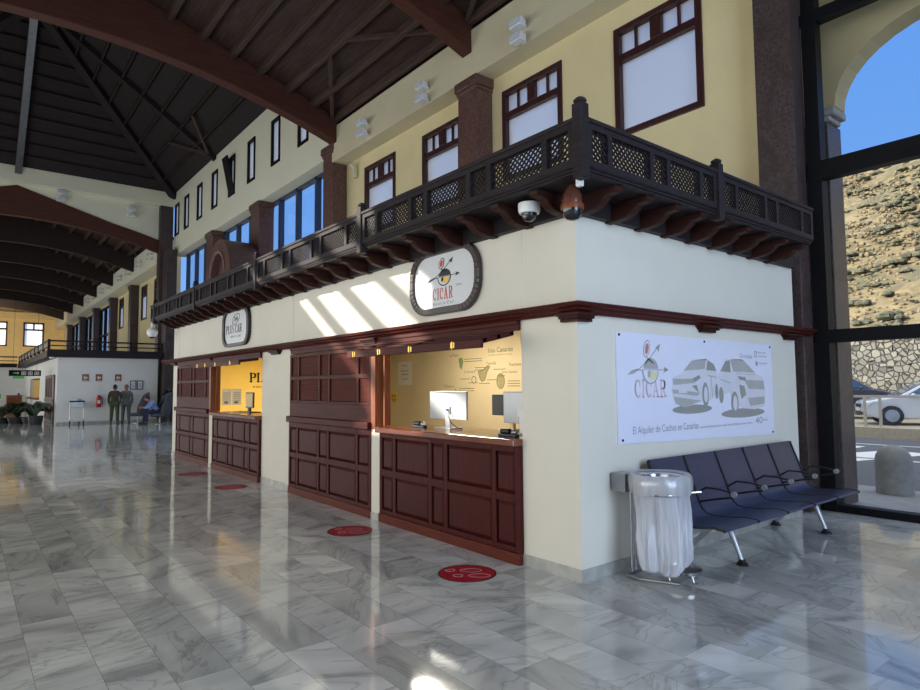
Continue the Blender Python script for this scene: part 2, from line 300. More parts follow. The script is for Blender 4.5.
# ------------------------------------------------------------------ mesh helpers
class B:
    """collects shapes in world coordinates and links them as ONE mesh object"""
    def __init__(s): s.v = []; s.f = []; s.mi = []; s.cur = 0
    def add(s, vs, fs):
        o = len(s.v); s.v += [tuple(p) for p in vs]; s.f += [tuple(i+o for i in f) for f in fs]; s.mi += [s.cur]*len(fs)
        return s
    def box(s, a, b):
        x0, x1 = sorted((a[0], b[0])); y0, y1 = sorted((a[1], b[1])); z0, z1 = sorted((a[2], b[2]))
        return s.add([(x0, y0, z0), (x1, y0, z0), (x1, y1, z0), (x0, y1, z0), (x0, y0, z1), (x1, y0, z1), (x1, y1, z1), (x0, y1, z1)],
                     [(0, 3, 2, 1), (4, 5, 6, 7), (0, 1, 5, 4), (1, 2, 6, 5), (2, 3, 7, 6), (3, 0, 4, 7)])
    def hexa(s, pts):
        return s.add(pts, [(0, 3, 2, 1), (4, 5, 6, 7), (0, 1, 5, 4), (1, 2, 6, 5), (2, 3, 7, 6), (3, 0, 4, 7)])
    def raised(s, x0, x1, z0, z1, y, d=0.018, i=0.035):
        """panel facing -y with a bevelled raised field"""
        w = min(i, (x1-x0)*0.3)
        return s.hexa([(x0, y, z0), (x1, y, z0), (x1, y, z1), (x0, y, z1), (x0+w, y-d, z0+w), (x1-w, y-d, z0+w), (x1-w, y-d, z1-w), (x0+w, y-d, z1-w)])
    def prism(s, pts, ax, a, b):
        i = {'x': lambda p, t: (t, p[0], p[1]), 'y': lambda p, t: (p[0], t, p[1]), 'z': lambda p, t: (p[0], p[1], t)}[ax]
        n = len(pts); return s.add([i(p, a) for p in pts]+[i(p, b) for p in pts],
                                   [tuple(range(n)), tuple(range(2*n-1, n-1, -1))]+[(k, (k+1) % n, n+(k+1) % n, n+k) for k in range(n)])
    def beam(s, p, q, w, h, up=(0, 0, 1)):
        p, q = Vector(p), Vector(q); d = (q-p).normalized(); sd = d.cross(Vector(up)).normalized(); u = sd.cross(d)
        vs = [c+sd*a*w/2+u*b_*h/2 for c in (p, q) for a, b_ in ((-1, -1), (1, -1), (1, 1), (-1, 1))]
        return s.hexa(vs)
    def tube(s, pts, r, n=8):
        pts = [Vector(p) for p in pts]; m_ = len(pts); rs = r if isinstance(r, (list, tuple)) else [r]*m_
        vs = []; fs = []; prev = None
        for k in range(m_):
            d = (pts[min(k+1, m_-1)]-pts[max(k-1, 0)]).normalized()
            a = prev if prev else (Vector((0, 0, 1)) if abs(d.z) < 0.9 else Vector((1, 0, 0)))
            u = (a-d*a.dot(d)).normalized(); v_ = d.cross(u); prev = u
            vs += [pts[k]+(u*math.cos(2*PI*j/n)+v_*math.sin(2*PI*j/n))*rs[k] for j in range(n)]
        for k in range(m_-1):
            fs += [(k*n+j, k*n+(j+1) % n, (k+1)*n+(j+1) % n, (k+1)*n+j) for j in range(n)]
        fs += [tuple(range(n-1, -1, -1)), tuple((m_-1)*n+j for j in range(n))]
        return s.add(vs, fs)
    def lathe(s, prof, c, n=20, sx=1, sy=1):
        m_ = len(prof); vs = [(c[0]+r*sx*math.cos(2*PI*j/n), c[1]+r*sy*math.sin(2*PI*j/n), c[2]+z) for r, z in prof for j in range(n)]
        fs = [(k*n+j, k*n+(j+1) % n, (k+1)*n+(j+1) % n, (k+1)*n+j) for k in range(m_-1) for j in range(n)]
        fs += [tuple(range(n-1, -1, -1)), tuple((m_-1)*n+j for j in range(n))]
        return s.add(vs, fs)
    def ball(s, c, r, n=10, k=7):
        if not isinstance(r, (tuple, list)): r = (r, r, r)
        pr = [(max(1e-4, math.sin(PI*i/k)), -math.cos(PI*i/k)) for i in range(k+1)]
        vs = [(c[0]+a*r[0]*math.cos(2*PI*j/n), c[1]+a*r[1]*math.sin(2*PI*j/n), c[2]+z*r[2]) for a, z in pr for j in range(n)]
        fs = [(i*n+j, i*n+(j+1) % n, (i+1)*n+(j+1) % n, (i+1)*n+j) for i in range(k) for j in range(n)]
        return s.add(vs, fs)
    # flat print on a plane: O origin, u/v axes
    def on(s, O, u, v, t=0.002):
        s.O, s.u_, s.v_, s.t = Vector(O), Vector(u), Vector(v), t; s.n_ = s.u_.cross(s.v_).normalized(); return s
    def poly(s, pts, lift=0.0):
        a = [s.O+s.u_*p[0]+s.v_*p[1]+s.n_*lift for p in pts]; n = len(a); b_ = [p+s.n_*s.t for p in a]
        return s.add(a+b_, [tuple(range(n-1, -1, -1)), tuple(range(n, 2*n))]+[(k, (k+1) % n, n+(k+1) % n, n+k) for k in range(n)])
    def ell(s, c, rx, ry, rot=0, a0=0, a1=2*PI, n=24, lift=0):
        ps = []
        for i in range(n+(0 if a1-a0 > 6.28 else 1)):
            a = a0+(a1-a0)*i/n; X, Y = rx*math.cos(a), ry*math.sin(a)
            ps.append((c[0]+X*math.cos(rot)-Y*math.sin(rot), c[1]+X*math.sin(rot)+Y*math.cos(rot)))
        return s.poly(ps, lift)
    def stroke(s, pts, w_, lift=0, closed=False):
        pts = [Vector((p[0], p[1])) for p in pts]
        n = len(pts)
        for k in range(n if closed else n-1):
            p, q = pts[k], pts[(k+1) % n]; d = q-p
            if d.length < 1e-6: continue
            d.normalize(); nn = Vector((-d.y, d.x))*w_/2; e_ = d*w_*0.25
            s.poly([p-e_-nn, q+e_-nn, q+e_+nn, p-e_+nn], lift)
        return s
    def ring(s, c, rx, ry, w_, rot=0, n=28, a0=0, a1=2*PI, lift=0):
        ps = []
        for i in range(n+1):
            a = a0+(a1-a0)*i/n; X, Y = rx*math.cos(a), ry*math.sin(a)
            ps.append((c[0]+X*math.cos(rot)-Y*math.sin(rot), c[1]+X*math.sin(rot)+Y*math.cos(rot)))
        return s.stroke(ps, w_, lift)
    def text(s, txt, pos, h, width=None, align='l', lift=0.0):
        cu = bpy.data.curves.new('t', 'FONT'); cu.body = txt; cu.size = 1; cu.resolution_u = 3
        ob = bpy.data.objects.new('t', cu); COL.objects.link(ob)
        dg = bpy.context.evaluated_depsgraph_get(); dg.update()
        me = bpy.data.meshes.new_from_object(ob.evaluated_get(dg))
        xs = [v_.co.x for v_ in me.vertices]; x0, x1 = min(xs), max(xs); k = h/0.70
        kx = (width/(x1-x0)) if width else k
        off = {'l': 0, 'c': -(x1-x0)*kx/2, 'r': -(x1-x0)*kx}[align]
        s.add([s.O+s.u_*(pos[0]+off+(v_.co.x-x0)*kx)+s.v_*(pos[1]+v_.co.y*k)+s.n_*(lift+s.t) for v_ in me.vertices], [tuple(p.vertices) for p in me.polygons])
        bpy.data.objects.remove(ob); bpy.data.curves.remove(cu); bpy.data.meshes.remove(me)
        return s
    def serif(s, txt, pos, h, adv=0.8, wide=1.0, stem=0.17, hair=0.07, gap=0.12):
        """didone capitals drawn as strokes"""
        x = pos[0]
        def ar(cx, cy, rx, ry, a0, a1, wv, wh, n=12):
            P = []
            for i in range(n+1):
                a = a0+(a1-a0)*i/n; P.append((cx+rx*math.cos(a), cy+ry*math.sin(a), abs(math.cos(a))))
            for p, q_ in zip(P, P[1:]):
                s.stroke([T(p), T(q_)], (wh+(wv-wh)*(p[2]+q_[2])/2)*h)
        def T(p): return (x+p[0]*h*wide, pos[1]+p[1]*h)
        def ln(x0, y0, x1, y1, w_): s.stroke([T((x0, y0)), T((x1, y1))], w_*h)
        def sf(cx, cy, hw=0.17): ln(cx-hw, cy, cx+hw, cy, hair)
        for ch in txt:
            W = 0.72
            if ch == 'P' or ch == 'R':
                ln(.15, 0, .15, 1, stem); sf(.15, .03); ln(.0, .97, .4, .97, hair); ar(.4, .73, .25, .24, -PI/2, PI/2, stem, hair); ln(.15, .49, .4, .49, hair)
                if ch == 'R': ln(.38, .49, .66, .04, stem); sf(.68, .03, .1); W = .8
            elif ch == 'I': ln(.18, 0, .18, 1, stem); sf(.18, .97, .14); sf(.18, .03, .14); W = .36
            elif ch == 'L': ln(.15, 0, .15, 1, stem); sf(.15, .97); ln(.0, .03, .6, .03, hair); ln(.6, .03, .62, .25, hair)
            elif ch == 'U': ln(.13, 1, .13, .32, stem); ln(.62, 1, .62, .32, hair); ar(.375, .32, .245, .29, PI, 2*PI, stem*.6, hair); sf(.13, .97, .15); sf(.62, .97, .12)
            elif ch == 'S': ar(.33, .74, .22, .23, PI*.15, PI*1.3, hair*1.5, hair); ln(.18, .62, .5, .38, stem); ar(.34, .26, .23, .23, PI*1.2, PI*2.35, hair*1.5, hair); W = .64
            elif ch == 'C': ar(.42, .5, .34, .47, PI*.25, PI*1.75, stem, hair); ln(.66, .84, .68, .62, hair); W = .78
            elif ch == 'A': ln(.1, 0, .36, 1, hair); ln(.36, 1, .66, 0, stem); ln(.2, .34, .52, .34, hair); sf(.1, .03, .12); sf(.66, .03, .15); W = .84
            elif ch == ' ': W = .35
            x += (W+gap)*h*wide*adv/0.8
        return s
    def obj(s, name, mt, parent=None, smooth=False, bev=0.0, loc=None, **tags):
        me = bpy.data.meshes.new(name)
        if parent is not None: off = origin(parent)
        elif loc is not None: off = Vector(loc)
        else:
            xs, ys, zs = zip(*s.v); off = Vector(((min(xs)+max(xs))/2, (min(ys)+max(ys))/2, min(zs)))
        me.from_pydata([tuple(Vector(p)-off) for p in s.v], [], s.f)
        ms = mt if isinstance(mt, list) else [mt]
        for k in ms: me.materials.append(M[k] if isinstance(k, str) else k)
        for p, i in zip(me.polygons, s.mi): p.material_index = i
        bm = bmesh.new(); bm.from_mesh(me); bmesh.ops.recalc_face_normals(bm, faces=bm.faces); bm.to_mesh(me); bm.free()
        if smooth:
            for p in me.polygons: p.use_smooth = True
            me.set_sharp_from_angle(angle=math.radians(40))
        o = bpy.data.objects.new(name, me); COL.objects.link(o)
        if parent is not None: o.parent = parent
        else: o.location = off
        if bev:
            md = o.modifiers.new('bevel', 'BEVEL'); md.width = bev; md.segments = 2; md.limit_method = 'ANGLE'; md.angle_limit = math.radians(50)
        for k, v_ in tags.items(): o[k] = v_
        return o
def origin(o):
    p = Vector((0, 0, 0))
    while o is not None: p += o.location; o = o.parent
    return p
def thing(name, loc, label, cat, group=None, kind=None):
    o = bpy.data.objects.new(name, None); COL.objects.link(o); o.location = loc; o.empty_display_size = 0.1
    return tag(o, label, cat, group, kind)
def tag(o, label, cat, group=None, kind=None):
    o['label'] = label; o['category'] = cat
    if group: o['group'] = group
    if kind: o['kind'] = kind
    return o
def struct(o, label=None, cat=None):
    o['kind'] = 'structure'
    if label: o['label'] = label; o['category'] = cat
    return o
def copy_tree(o, parent=None):
    c = o.copy(); COL.objects.link(c)
    if parent is not None: c.parent = parent
    for ch in list(o.children): copy_tree(ch, c)
    return c
X, Y, Z = (1, 0, 0), (0, 1, 0), (0, 0, 1)
NY = (0, -1, 0)
def wall_y(x0, x1, z0, z1, y0, y1, holes, b=None):
    """wall lying along x with rectangular openings (hx0,hx1,hz0,hz1)"""
    b = b or B()
    xs = sorted({x0, x1, *[h[0] for h in holes], *[h[1] for h in holes]}); xs = [v for v in xs if x0 <= v <= x1]
    for a, c in zip(xs, xs[1:]):
        mid = (a+c)/2; cut = sorted([(h[2], h[3]) for h in holes if h[0] < mid < h[1]]); z = z0
        for lo, hi in cut:
            if lo > z+1e-4: b.box((a, y0, z), (c, y1, lo))
            z = max(z, hi)
        if z < z1-1e-4: b.box((a, y0, z), (c, y1, z1))
    return b
def wall_x(y0, y1, z0, z1, x0, x1, holes, b=None):
    t = wall_y(y0, y1, z0, z1, x0, x1, holes); b = b or B()
    return b.add([(p[1], p[0], p[2]) for p in t.v], t.f)

# ================================================================== THE HALL
YC = -2.4                                   # centre line of the nave
def roof(y): return 11.2-0.30*abs(y-YC)     # underside of the low roof
struct(B().box((-76, -9.6, -0.2), (11.2, 4.62, 0)).obj('floor', 'marble', loc=(0, 0, 0)), 'polished grey white marble slab floor', 'floor')

# ---- facade wall, near bays: yellow plaster with four timber windows
WX = [(-11.3, -9.75), (-8.55, -7.05), (-5.70, -4.08), (-2.90, -1.30)]
WZ = (5.72, 7.62)
struct(wall_y(-12.9, -0.42, 3.05, 9.3, 4.5, 4.8, [(a, b_, *WZ) for a, b_ in WX]).obj('wall_right', 'yellow'), 'yellow cream upper wall with four timber windows', 'wall')
struct(B().box((-12.4, 4.05, 8.0), (11, 4.5, 9.0)).obj('trim_1', 'beige'), 'beige band under the eaves', 'trim')
struct(B().box((-12.4, 4.2, 9.0), (11, 4.7, 9.5)).obj('trim_2', 'roofwood'), 'dark timber eaves plate', 'trim')
def window(n, x0, x1, z0, z1, y, frame='windowwood', pane='milk', d=0.1, label=None):
    fr = 0.11; b = B(); r = z0+(z1-z0)*0.68; xm = (x0+x1)/2
    b.box((x0, y-0.05, z0), (x0+fr, y+d, z1)).box((x1-fr, y-0.05, z0), (x1, y+d, z1))
    b.box((x0+fr, y-0.05, z0), (x1-fr, y+d, z0+fr)).box((x0+fr, y-0.05, z1-fr), (x1-fr, y+d, z1))
    b.box((x0+fr, y-0.03, r), (x1-fr, y+d, r+0.14)).box((xm-0.1, y-0.03, r+0.14), (xm+0.1, y+d, z1-fr))
    for a, c in ((x0+fr, xm-0.1), (xm+0.1, x1-fr)): b.box(((a+c)/2-0.02, y, r+0.14), ((a+c)/2+0.02, y+d, z1-fr))
    o = struct(b.obj(f'window_{n}', frame, bev=0.01), label or f'timber window with small top lights over one large pane', 'window')
    B().box((x0+0.05, y+0.05, z0+0.05), (x1-0.05, y+0.062, z1-0.05)).obj('pane', pane, o)
    return o
NW = ['window nearest the tall granite column, largest of the yellow wall windows', 'window right of the red granite column on the yellow wall', 'window just left of the red granite column', 'window farthest left on the yellow wall']
for n, (a, b_) in enumerate(reversed(WX)): window(n+1, a, b_, *WZ, 4.52, label=NW[n])

# ---- columns
def column(name, x0, x1, y0, y1, z1, mt, label, cap=True, z0=0):
    t = thing(name, ((x0+x1)/2, (y0+y1)/2, z0), label, 'column')
    B().box((x0, y0, z0), (x1, y1, z1)).obj('shaft', mt, t, bev=0.01)
    if cap: B().box((x0-.03, y0-.03, z1-.28), (x1+.03, y1, z1-.2)).box((x0-.06, y0-.06, z1-.2), (x1+.06, y1, z1)).obj('capital', mt, t, bev=0.015)
    return t
column('granite_column', -0.45, 0.03, 4.28, 4.60, 9.0, 'granite', 'tall dark granite column beside the glass wall', cap=False)
column('granite_column', -6.62, -6.02, 4.06, 4.5, 8.0, 'redgranite', 'red granite column standing between the windows of the yellow wall')
column('granite_column', -12.98, -12.35, 4.06, 4.6, 8.55, 'redgranite', 'red granite column under the foot of the nearest roof beam')
column('granite_column', -18.85, -18.0, 4.06, 4.6, 8.25, 'redgranite', 'red granite column right of the arched stone portal')
column('granite_column', -24.2, -23.3, 4.06, 4.6, 8.25, 'redgranite', 'red granite column left of the arched stone portal')
t = column('granite_pier', -30.34, -29.78, 3.45, 4.06, 11.2, 'granite', 'dark granite pier where the far gable meets the side wall', cap=False)
B().box((-29.78, 3.6, 0), (-28.9, 4.06, 8.4)).obj('side_shaft', 'granite', t)

# ---- raised middle bay: pale box with small windows, glazing below
SWX = [-14.45, -16.65, -18.95, -21.1, -23.25, -25.4, -27.5, -29.2]
struct(wall_y(-29.75, -12.4, 8.25, 11.6, 4.1, 4.3, [(c-.37, c+.37, 9.2, 10.8) for c in SWX], B().box((-29.75, 4.3, 8.25), (-12.4, 4.75, 8.4))).obj('wall_clerestory', 'gablewhite'), 'pale clerestory wall with a row of small dark windows', 'wall')
for n, c in enumerate(SWX):
    b = B(); x0, x1, z0, z1 = c-.37, c+.37, 9.2, 10.8
    b.box((x0, 4.06, z0), (x0+.09, 4.2, z1)).box((x1-.09, 4.06, z0), (x1, 4.2, z1)).box((x0, 4.06, z0), (x1, 4.2, z0+.09)).box((x0, 4.06, z1-.09), (x1, 4.2, z1))
    o = struct(b.obj(f'window_{n+5}', 'blackmetal'), 'small dark framed clerestory window', 'window')
    g = B()
    if n == 3:   # this one is tilted open into the hall
        g.hexa([(x0+.06, 4.08, z0+.06), (x1-.06, 4.08, z0+.06), (x1-.06, 4.12, z0+.06), (x0+.06, 4.12, z0+.06), (x0+.06, 3.78, z1-.1), (x1-.06, 3.78, z1-.1), (x1-.06, 3.82, z1-.1), (x0+.06, 3.82, z1-.1)])
        g.obj('open_sash', 'blackmetal', o)
    else: g.box((x0+.05, 4.14, z0+.05), (x1-.05, 4.15, z1-.05)).obj('pane', 'milk', o)
b = B(); GX0, GX1 = -29.0, -12.95
k = GX0
while k < GX1: b.box((k, 4.52, 3.0), (k+.16, 4.68, 8.3)); k += 1.45
for z in (3.0, 8.15): b.box((GX0, 4.52, z), (GX1, 4.68, z+.12))
o = struct(b.obj('window_13', 'bluemetal'), 'tall glazing with blue grey mullions under the clerestory', 'window')
B().box((GX0, 4.6, 3.0), (GX1, 4.61, 8.25)).obj('pane', 'glass', o)
b = B()
for k in range(12): b.box((-28.9+k*1.45, 4.52, 0), (-28.8+k*1.45, 4.66, 3.0))
b.box((-28.9, 4.52, 2.3), (-12.7, 4.66, 2.42))
o = struct(b.obj('window_27', 'bluemetal'), 'glazed entrance at the back of the passage', 'window'); B().box((-28.9, 4.6, 0), (-12.7, 4.61, 3.0)).obj('pane', 'glass', o)

# ---- arched stone portal of the passage entrance
t = thing('stone_portal', (-18.95, 3.8, 0), 'red brown stone portal with a round arched top rising behind the balcony', 'portal')
px0, px1, pz = -20.2, -17.7, 5.6
pr = (px1-px0)/2; pc = (px0+px1)/2
arc = [(pc+pr*math.cos(a), pz+pr*math.sin(a)) for a in [PI*i/20 for i in range(21)]]
inn = [(pc+(pr-.5)*math.cos(a), pz+(pr-.5)*math.sin(a)) for a in [PI*i/20 for i in range(21)]]
b = B()
for i in range(20): b.prism([arc[i], arc[i+1], inn[i+1], inn[i]], 'y', 2.95, 4.02)
b.box((px0, 2.95, 0), (px0+.5, 4.02, pz)).box((px1-.5, 2.95, 0), (px1, 4.02, pz)); b.obj('arch_shell', 'redgranite', t)
b = B()
for i in range(20):
    o2 = [(pc+(pr-.42)*math.cos(PI*k/20), pz+(pr-.42)*math.sin(PI*k/20)) for k in (i, i+1)]; i2 = [(pc+(pr-.5)*math.cos(PI*k/20), pz+(pr-.5)*math.sin(PI*k/20)) for k in (i, i+1)]
    b.prism([o2[0], o2[1], i2[1], i2[0]], 'y', 2.9, 2.95)
b.obj('arch_moulding', 'pinkstone', t)
B().prism(inn, 'y', 3.2, 3.25).obj('tympanum', 'redgranite', t)
B().box((px0+.5, 3.2, 0), (px1-.5, 3.25, 2.4)).obj('door_leaf', 'darkdoor', t)
B().box((px0+.5, 3.2, 2.4), (px1-.5, 3.25, pz)).obj('over_panel', 'redgranite', t)

# ---- glass wall right of the tall column
b = B()
for z0, z1 in ((0, .09), (2.11, 2.27), (4.22, 4.46), (6.32, 6.48), (8.0, 8.1)): b.box((0.03, 4.56, z0), (11, 4.72, z1))
for x0 in (0.05, 2.9, 5.8, 8.7): b.box((x0, 4.55, 0), (x0+.17, 4.73, 8.1))
o = struct(b.obj('window_14', 'blackmetal'), 'tall black framed glass wall beside the bench', 'window')
B().box((0.1, 4.63, 0.05), (11, 4.645, 8.05)).obj('pane', 'glass', o)
struct(B().box((0.03, 4.5, 8.1), (11, 4.8, 9.3)).obj('wall_over_glass', 'yellow'), 'yellow wall over the glass wall', 'wall')

# ---- low roof: boards, purlins, beams
def low_roof(name, x0, x1, ylist, bays, label, yr=4.7):
    b = B()
    for s in (1, -1):
        ye = YC+s*(yr-YC); b.hexa([(x0, ye, roof(ye)), (x1, ye, roof(ye)), (x1, YC, 11.2), (x0, YC, 11.2), (x0, ye, roof(ye)+.15), (x1, ye, roof(ye)+.15), (x1, YC, 11.35), (x0, YC, 11.35)])
    c = struct(b.obj(name, 'roofwood'), label, 'ceiling')
    for (a, e_) in bays:
        for y in ylist:
            z = roof(y)-.1
            B().box((a, y-.07, z-.12), (e_, y+.07, z+.08)).obj('purlin', 'purlin', c, bev=0.02)
    return c
PY = [3.98, 3.3, 2.58, 1.8, 1.08, .35, -.4, -1.2, -2.0]
PYL = [2*YC-y for y in PY]
cn = low_roof('ceiling', -12.5, 11.2, PY+PYL, [(-12.2, -6.4), (-6.2, -.1), (.1, 6)], 'dark boarded pitched timber roof above the kiosk')
cf = low_roof('ceiling_far', -76.5, -30.4, PY, [(-36.5, -30.4), (-43, -36.9), (-49.5, -43.4), (-56, -49.9), (-62.5, -56.4), (-69, -62.9)], 'dark boarded pitched timber roof over the far bays')
for c, bays in ((cn, [(-12.2, -6.4), (-6.2, -.1)]), (cf, [(-36.5, -30.4), (-43, -36.9), (-49.5, -43.4), (-56, -49.9)])):
    for a, e_ in bays:
        for p, q_ in (((a, 3.95), ((a+e_)/2-.4, 2.6)), ((e_, 3.95), ((a+e_)/2+.4, 2.6))):
            B().beam((p[0], p[1], roof(p[1])-.17), (q_[0], q_[1], roof(q_[1])-.17), .1, .08).obj('brace', 'purlin', c)
def low_edge(y):
    s_ = min(1, abs(y-YC)/6.5); return 9.62-1.12*s_**2.0
def roof_beam(x, label, drop=0.0, w_=.3, yf=4.1, mt='beamwood', dn=0.0):
    ys = [YC+(yf-YC)*(i/14) for i in range(-14, 15)]
    lo = [(y, low_edge(y)-dn) for y in ys]; hi = [(y, max(roof(y)-drop-.02, low_edge(y)+.3)) for y in reversed(ys)]
    t = B().prism(lo+hi, 'x', x-w_/2, x+w_/2).obj('roof_beam', mt, bev=0.02)
    tag(t, label, 'beam')
    return t
roof_beam(-12.3, 'curved brown timber roof beam crossing the photo above the lattice balcony', w_=.34)
roof_beam(-6.3, 'curved timber roof beam at the top centre landing right of two floodlights')
roof_beam(-.25, 'curved timber roof beam landing over the tall granite column')
roof_beam(-30.15, 'brown curved beam filling the far gable, foremost of the distant beams', drop=.5, yf=3.45, dn=.33)
for i, x in enumerate((-36.7, -43.2, -49.7, -56.2, -62.7, -69.2)):
    roof_beam(x, ['second', 'third', 'fourth', 'fifth', 'sixth', 'last'][i]+' of the distant curved dark beams receding behind the far gable', yf=3.6, mt='beamdark', dn=.25)

# ---- raised lantern roof over the middle bay (hipped)
EZ, AZ = 11.45, 15.9; xa, xb, ya, yb = -29.75, -12.6, 4.1, 2*YC-4.1; ra, rb = xa+6.5, xb-6.5
b = B()
c4 = [(xa, yb, EZ), (xb, yb, EZ), (xb, ya, EZ), (xa, ya, EZ)]; r2 = [(ra, YC, AZ), (rb, YC, AZ)]
b.add(c4+r2, [(0, 3, 4), (1, 5, 2), (3, 2, 5, 4), (0, 4, 5, 1)])
ch = struct(b.obj('ceiling_lantern', 'roofdark'), 'dark hipped timber roof raised over the middle bay', 'ceiling')
md = ch.modifiers.new('solid', 'SOLIDIFY'); md.thickness = 0.12; md.offset = 1
def lz(y): return EZ+(AZ-EZ)*(1-abs(y-YC)/6.5)
for (p, q_) in (((xa, ya), (ra, YC)), ((xb, ya), (rb, YC)), ((xa, yb), (ra, YC)), ((xb, yb), (rb, YC))):
    B().beam((p[0], p[1], EZ-.15), (q_[0], q_[1], AZ-.15), .34, .4).obj('hip_rafter', 'roofdark', ch)
for x in (ra,):
    B().beam((x, ya, EZ-.12), (x, YC, AZ-.12), .2, .25).obj('rafter', 'roofdark', ch)
b = B().beam((xa, YC, EZ-.25), (ra, YC, AZ-.25), .25, .3)
b.obj('king_rafter', 'steel', ch, label='pale metal sided king rafter')
for k in range(1, 9):
    y = ya-k*.72; z = lz(y)-.12; xl = xa+(ya-y)+.2
    B().box((xl, y-.06, z-.08), (xb-(ya-y)-.2, y-.0, z+.06)).obj('purlin', 'beamdark', ch)
for k in range(1, 12):                      # board laps of the far hip
    d = k*.56; z = EZ+(AZ-EZ)*d/6.5-.03
    B().box((xa+d, ya-d-.1, z-.04), (xa+d+.1, yb+d+.1, z+.02)).obj('board_lap', 'roofdark', ch)
for (p, q_) in (((-23.25, 3.8), (-21.5, 2.66)), ((-23.25, 3.8), (-25.0, 2.66))):
    B().beam((p[0], p[1], lz(p[1])-.2), (q_[0], q_[1], lz(q_[1])-.2), .1, .1).obj('brace', 'purlin', ch)
# gable above the near beam, cross wall and cornice at the far end of the raised bay
struct(B().prism([(4.1, 9.2), (YC, 11.25), (2*YC-4.1, 9.2), (2*YC-4.1, 11.5), (4.1, 11.5)], 'x', -12.62, -12.5).obj('wall_gable_near', 'gablewhite'), 'pale gable over the nearest beam', 'wall')
struct(B().prism([(3.44, 8.62), (3.44, 12.2), (2*YC-4.1, 12.2), (2*YC-4.1, 8.62), (2*YC-3.6, 8.62), (YC, 9.9)], 'x', -30.35, -30.05).obj('wall_gable_far', 'gablewhite'), 'pale gable wall over the distant beams', 'wall')
struct(B().box((-30.2, 2*YC-4.1, 10.75), (-29.7, 4.1, 11.45)).obj('trim_3', 'gablewhite', bev=.02), 'pale cornice across the far gable', 'trim')

# ---- far bays of the facade and the end wall
FW = [(-35.0, -33.6), (-38.3, -36.8), (-45.2, -43.7)]; GW = [(-53, -46.8), (-60.4, -54), (-69, -61.8)]
struct(wall_y(-76, -30.3, 0, 9.4, 4.4, 4.6, [(a, b_, 5.7, 7.8) for a, b_ in FW]+[(a, b_, 3, 7.8) for a, b_ in GW]).obj('wall_right_far', 'yellow'), 'yellow wall of the far bays', 'wall')
struct(B().box((-76, 3.6, 8.0), (-30.4, 4.4, 9.2)).obj('trim_4', 'gablewhite'), 'pale band under the far eaves', 'trim')
for n, (a, b_) in enumerate(FW): window(15+n, a, b_, 5.7, 7.8, 4.42, label='timber window of the far yellow wall')
for n, (a, b_) in enumerate(GW):
    b = B()
    for k in range(4): b.box((a+(b_-a)*k/3-.09, 4.35, 3), (a+(b_-a)*k/3+.09, 4.55, 7.8))
    for z in (3, 5.6, 7.7): b.box((a, 4.35, z), (b_, 4.5, z+.14))
    o = struct(b.obj(f'window_{18+n}', 'blackmetal'), 'tall dark framed glazing of a far bay', 'window'); B().box((a, 4.45, 3), (b_, 4.46, 7.8)).obj('pane', 'glass', o)
for i, x in enumerate((-39.4, -46.2, -53.4, -61.0, -69.6)):
    column('granite_column', x-.35, x+.35, 3.95, 4.4, 8.0, 'granite', ['first', 'second', 'third', 'fourth', 'farthest'][i]+' dark column of the far side wall, counted from the near granite pier', cap=True)
EW = [(-3.0, -.6), (.75, 2.55), (-7.6, -5.2)]; EX = -76
struct(wall_x(2*YC-4.5, 4.5, 0, 11.2, EX-.3, EX, [(a, b_, 6.05, 8.6) for a, b_ in EW]).obj('wall_end', 'yellow_far'), 'warm yellow end wall of the hall', 'wall')
for n, (a, b_) in enumerate(EW):
    b = B(); x0 = EX-.05; fr = .14; z0, z1 = 6.05, 8.6
    b.box((x0, a, z0), (x0+.15, a+fr, z1)).box((x0, b_-fr, z0), (x0+.15, b_, z1)).box((x0, a, z0), (x0+.15, b_, z0+fr)).box((x0, a, z1-fr), (x0+.15, b_, z1)).box((x0, a, 7.75), (x0+.15, b_, 7.92)).box((x0, (a+b_)/2-.07, 7.9), (x0+.15, (a+b_)/2+.07, z1))
    o = struct(b.obj(f'window_{21+n}', 'windowwood'), 'timber window in the yellow end wall', 'window'); B().box((x0+.03, a, z0), (x0+.04, b_, z1)).obj('pane', 'milk', o)
struct(B().box((EX, 2*YC-4.5, 9.0), (EX+.6, 3.6, 9.6)).obj('trim_5', 'yellow_far'), 'yellow cornice of the end wall', 'trim')

# ---- opposite facade (behind the photographer) with an added sun canopy and beams
OPN = [(-10.0, 5.0, .3, 4.8), (-29, -13, .3, 4.8), (-60, -34, .3, 4.8), (-14.15, -9.2, 5.7, 8.35)]  # unseen openings added for the fill lamps and the sun streaks
struct(wall_y(-76, 11.2, 0, 11.6, -9.3, -9.0, OPN).obj('wall_left', 'cream'), 'cream facade opposite the kiosk', 'wall')
b = B()
for x0, x1, z0, z1 in OPN[:3]:
    n = int((x1-x0)/1.5)
    for k in range(n+1): b.box((x0+(x1-x0)*k/n-.05, -9.25, z0), (x0+(x1-x0)*k/n+.05, -9.1, z1))
o = struct(b.obj('window_24', 'blackmetal'), 'unseen glazing added to the opposite facade for the fill lamps', 'window')
for x0, x1, z0, z1 in OPN[:3]: B().box((x0, -9.2, z0), (x1, -9.19, z1)).obj('pane', 'glass', o)
struct(B().box((-76, -19, 5.0), (11.2, -9.3, 5.25)).obj('roof_sun_block', 'arcade'), 'unseen canopy added to keep direct sun out of the hall', 'roof')  # added out of view to stop sun patches on the floor
pg = thing('sun_stripe_frame', (-12, -11, 5.25), 'timber pergola beams added unseen to stripe the sunlight', 'sunbreak', kind='structure')
for k in range(9):  # added beams, out of view, cut the sun into slanted stripes
    xk = -16.05+k*.98
    B().box((xk-.1, -13.4, 8.08), (xk+.1, -9.3, 8.24)).obj('sun_stripe_beam', 'beamwood', pg)
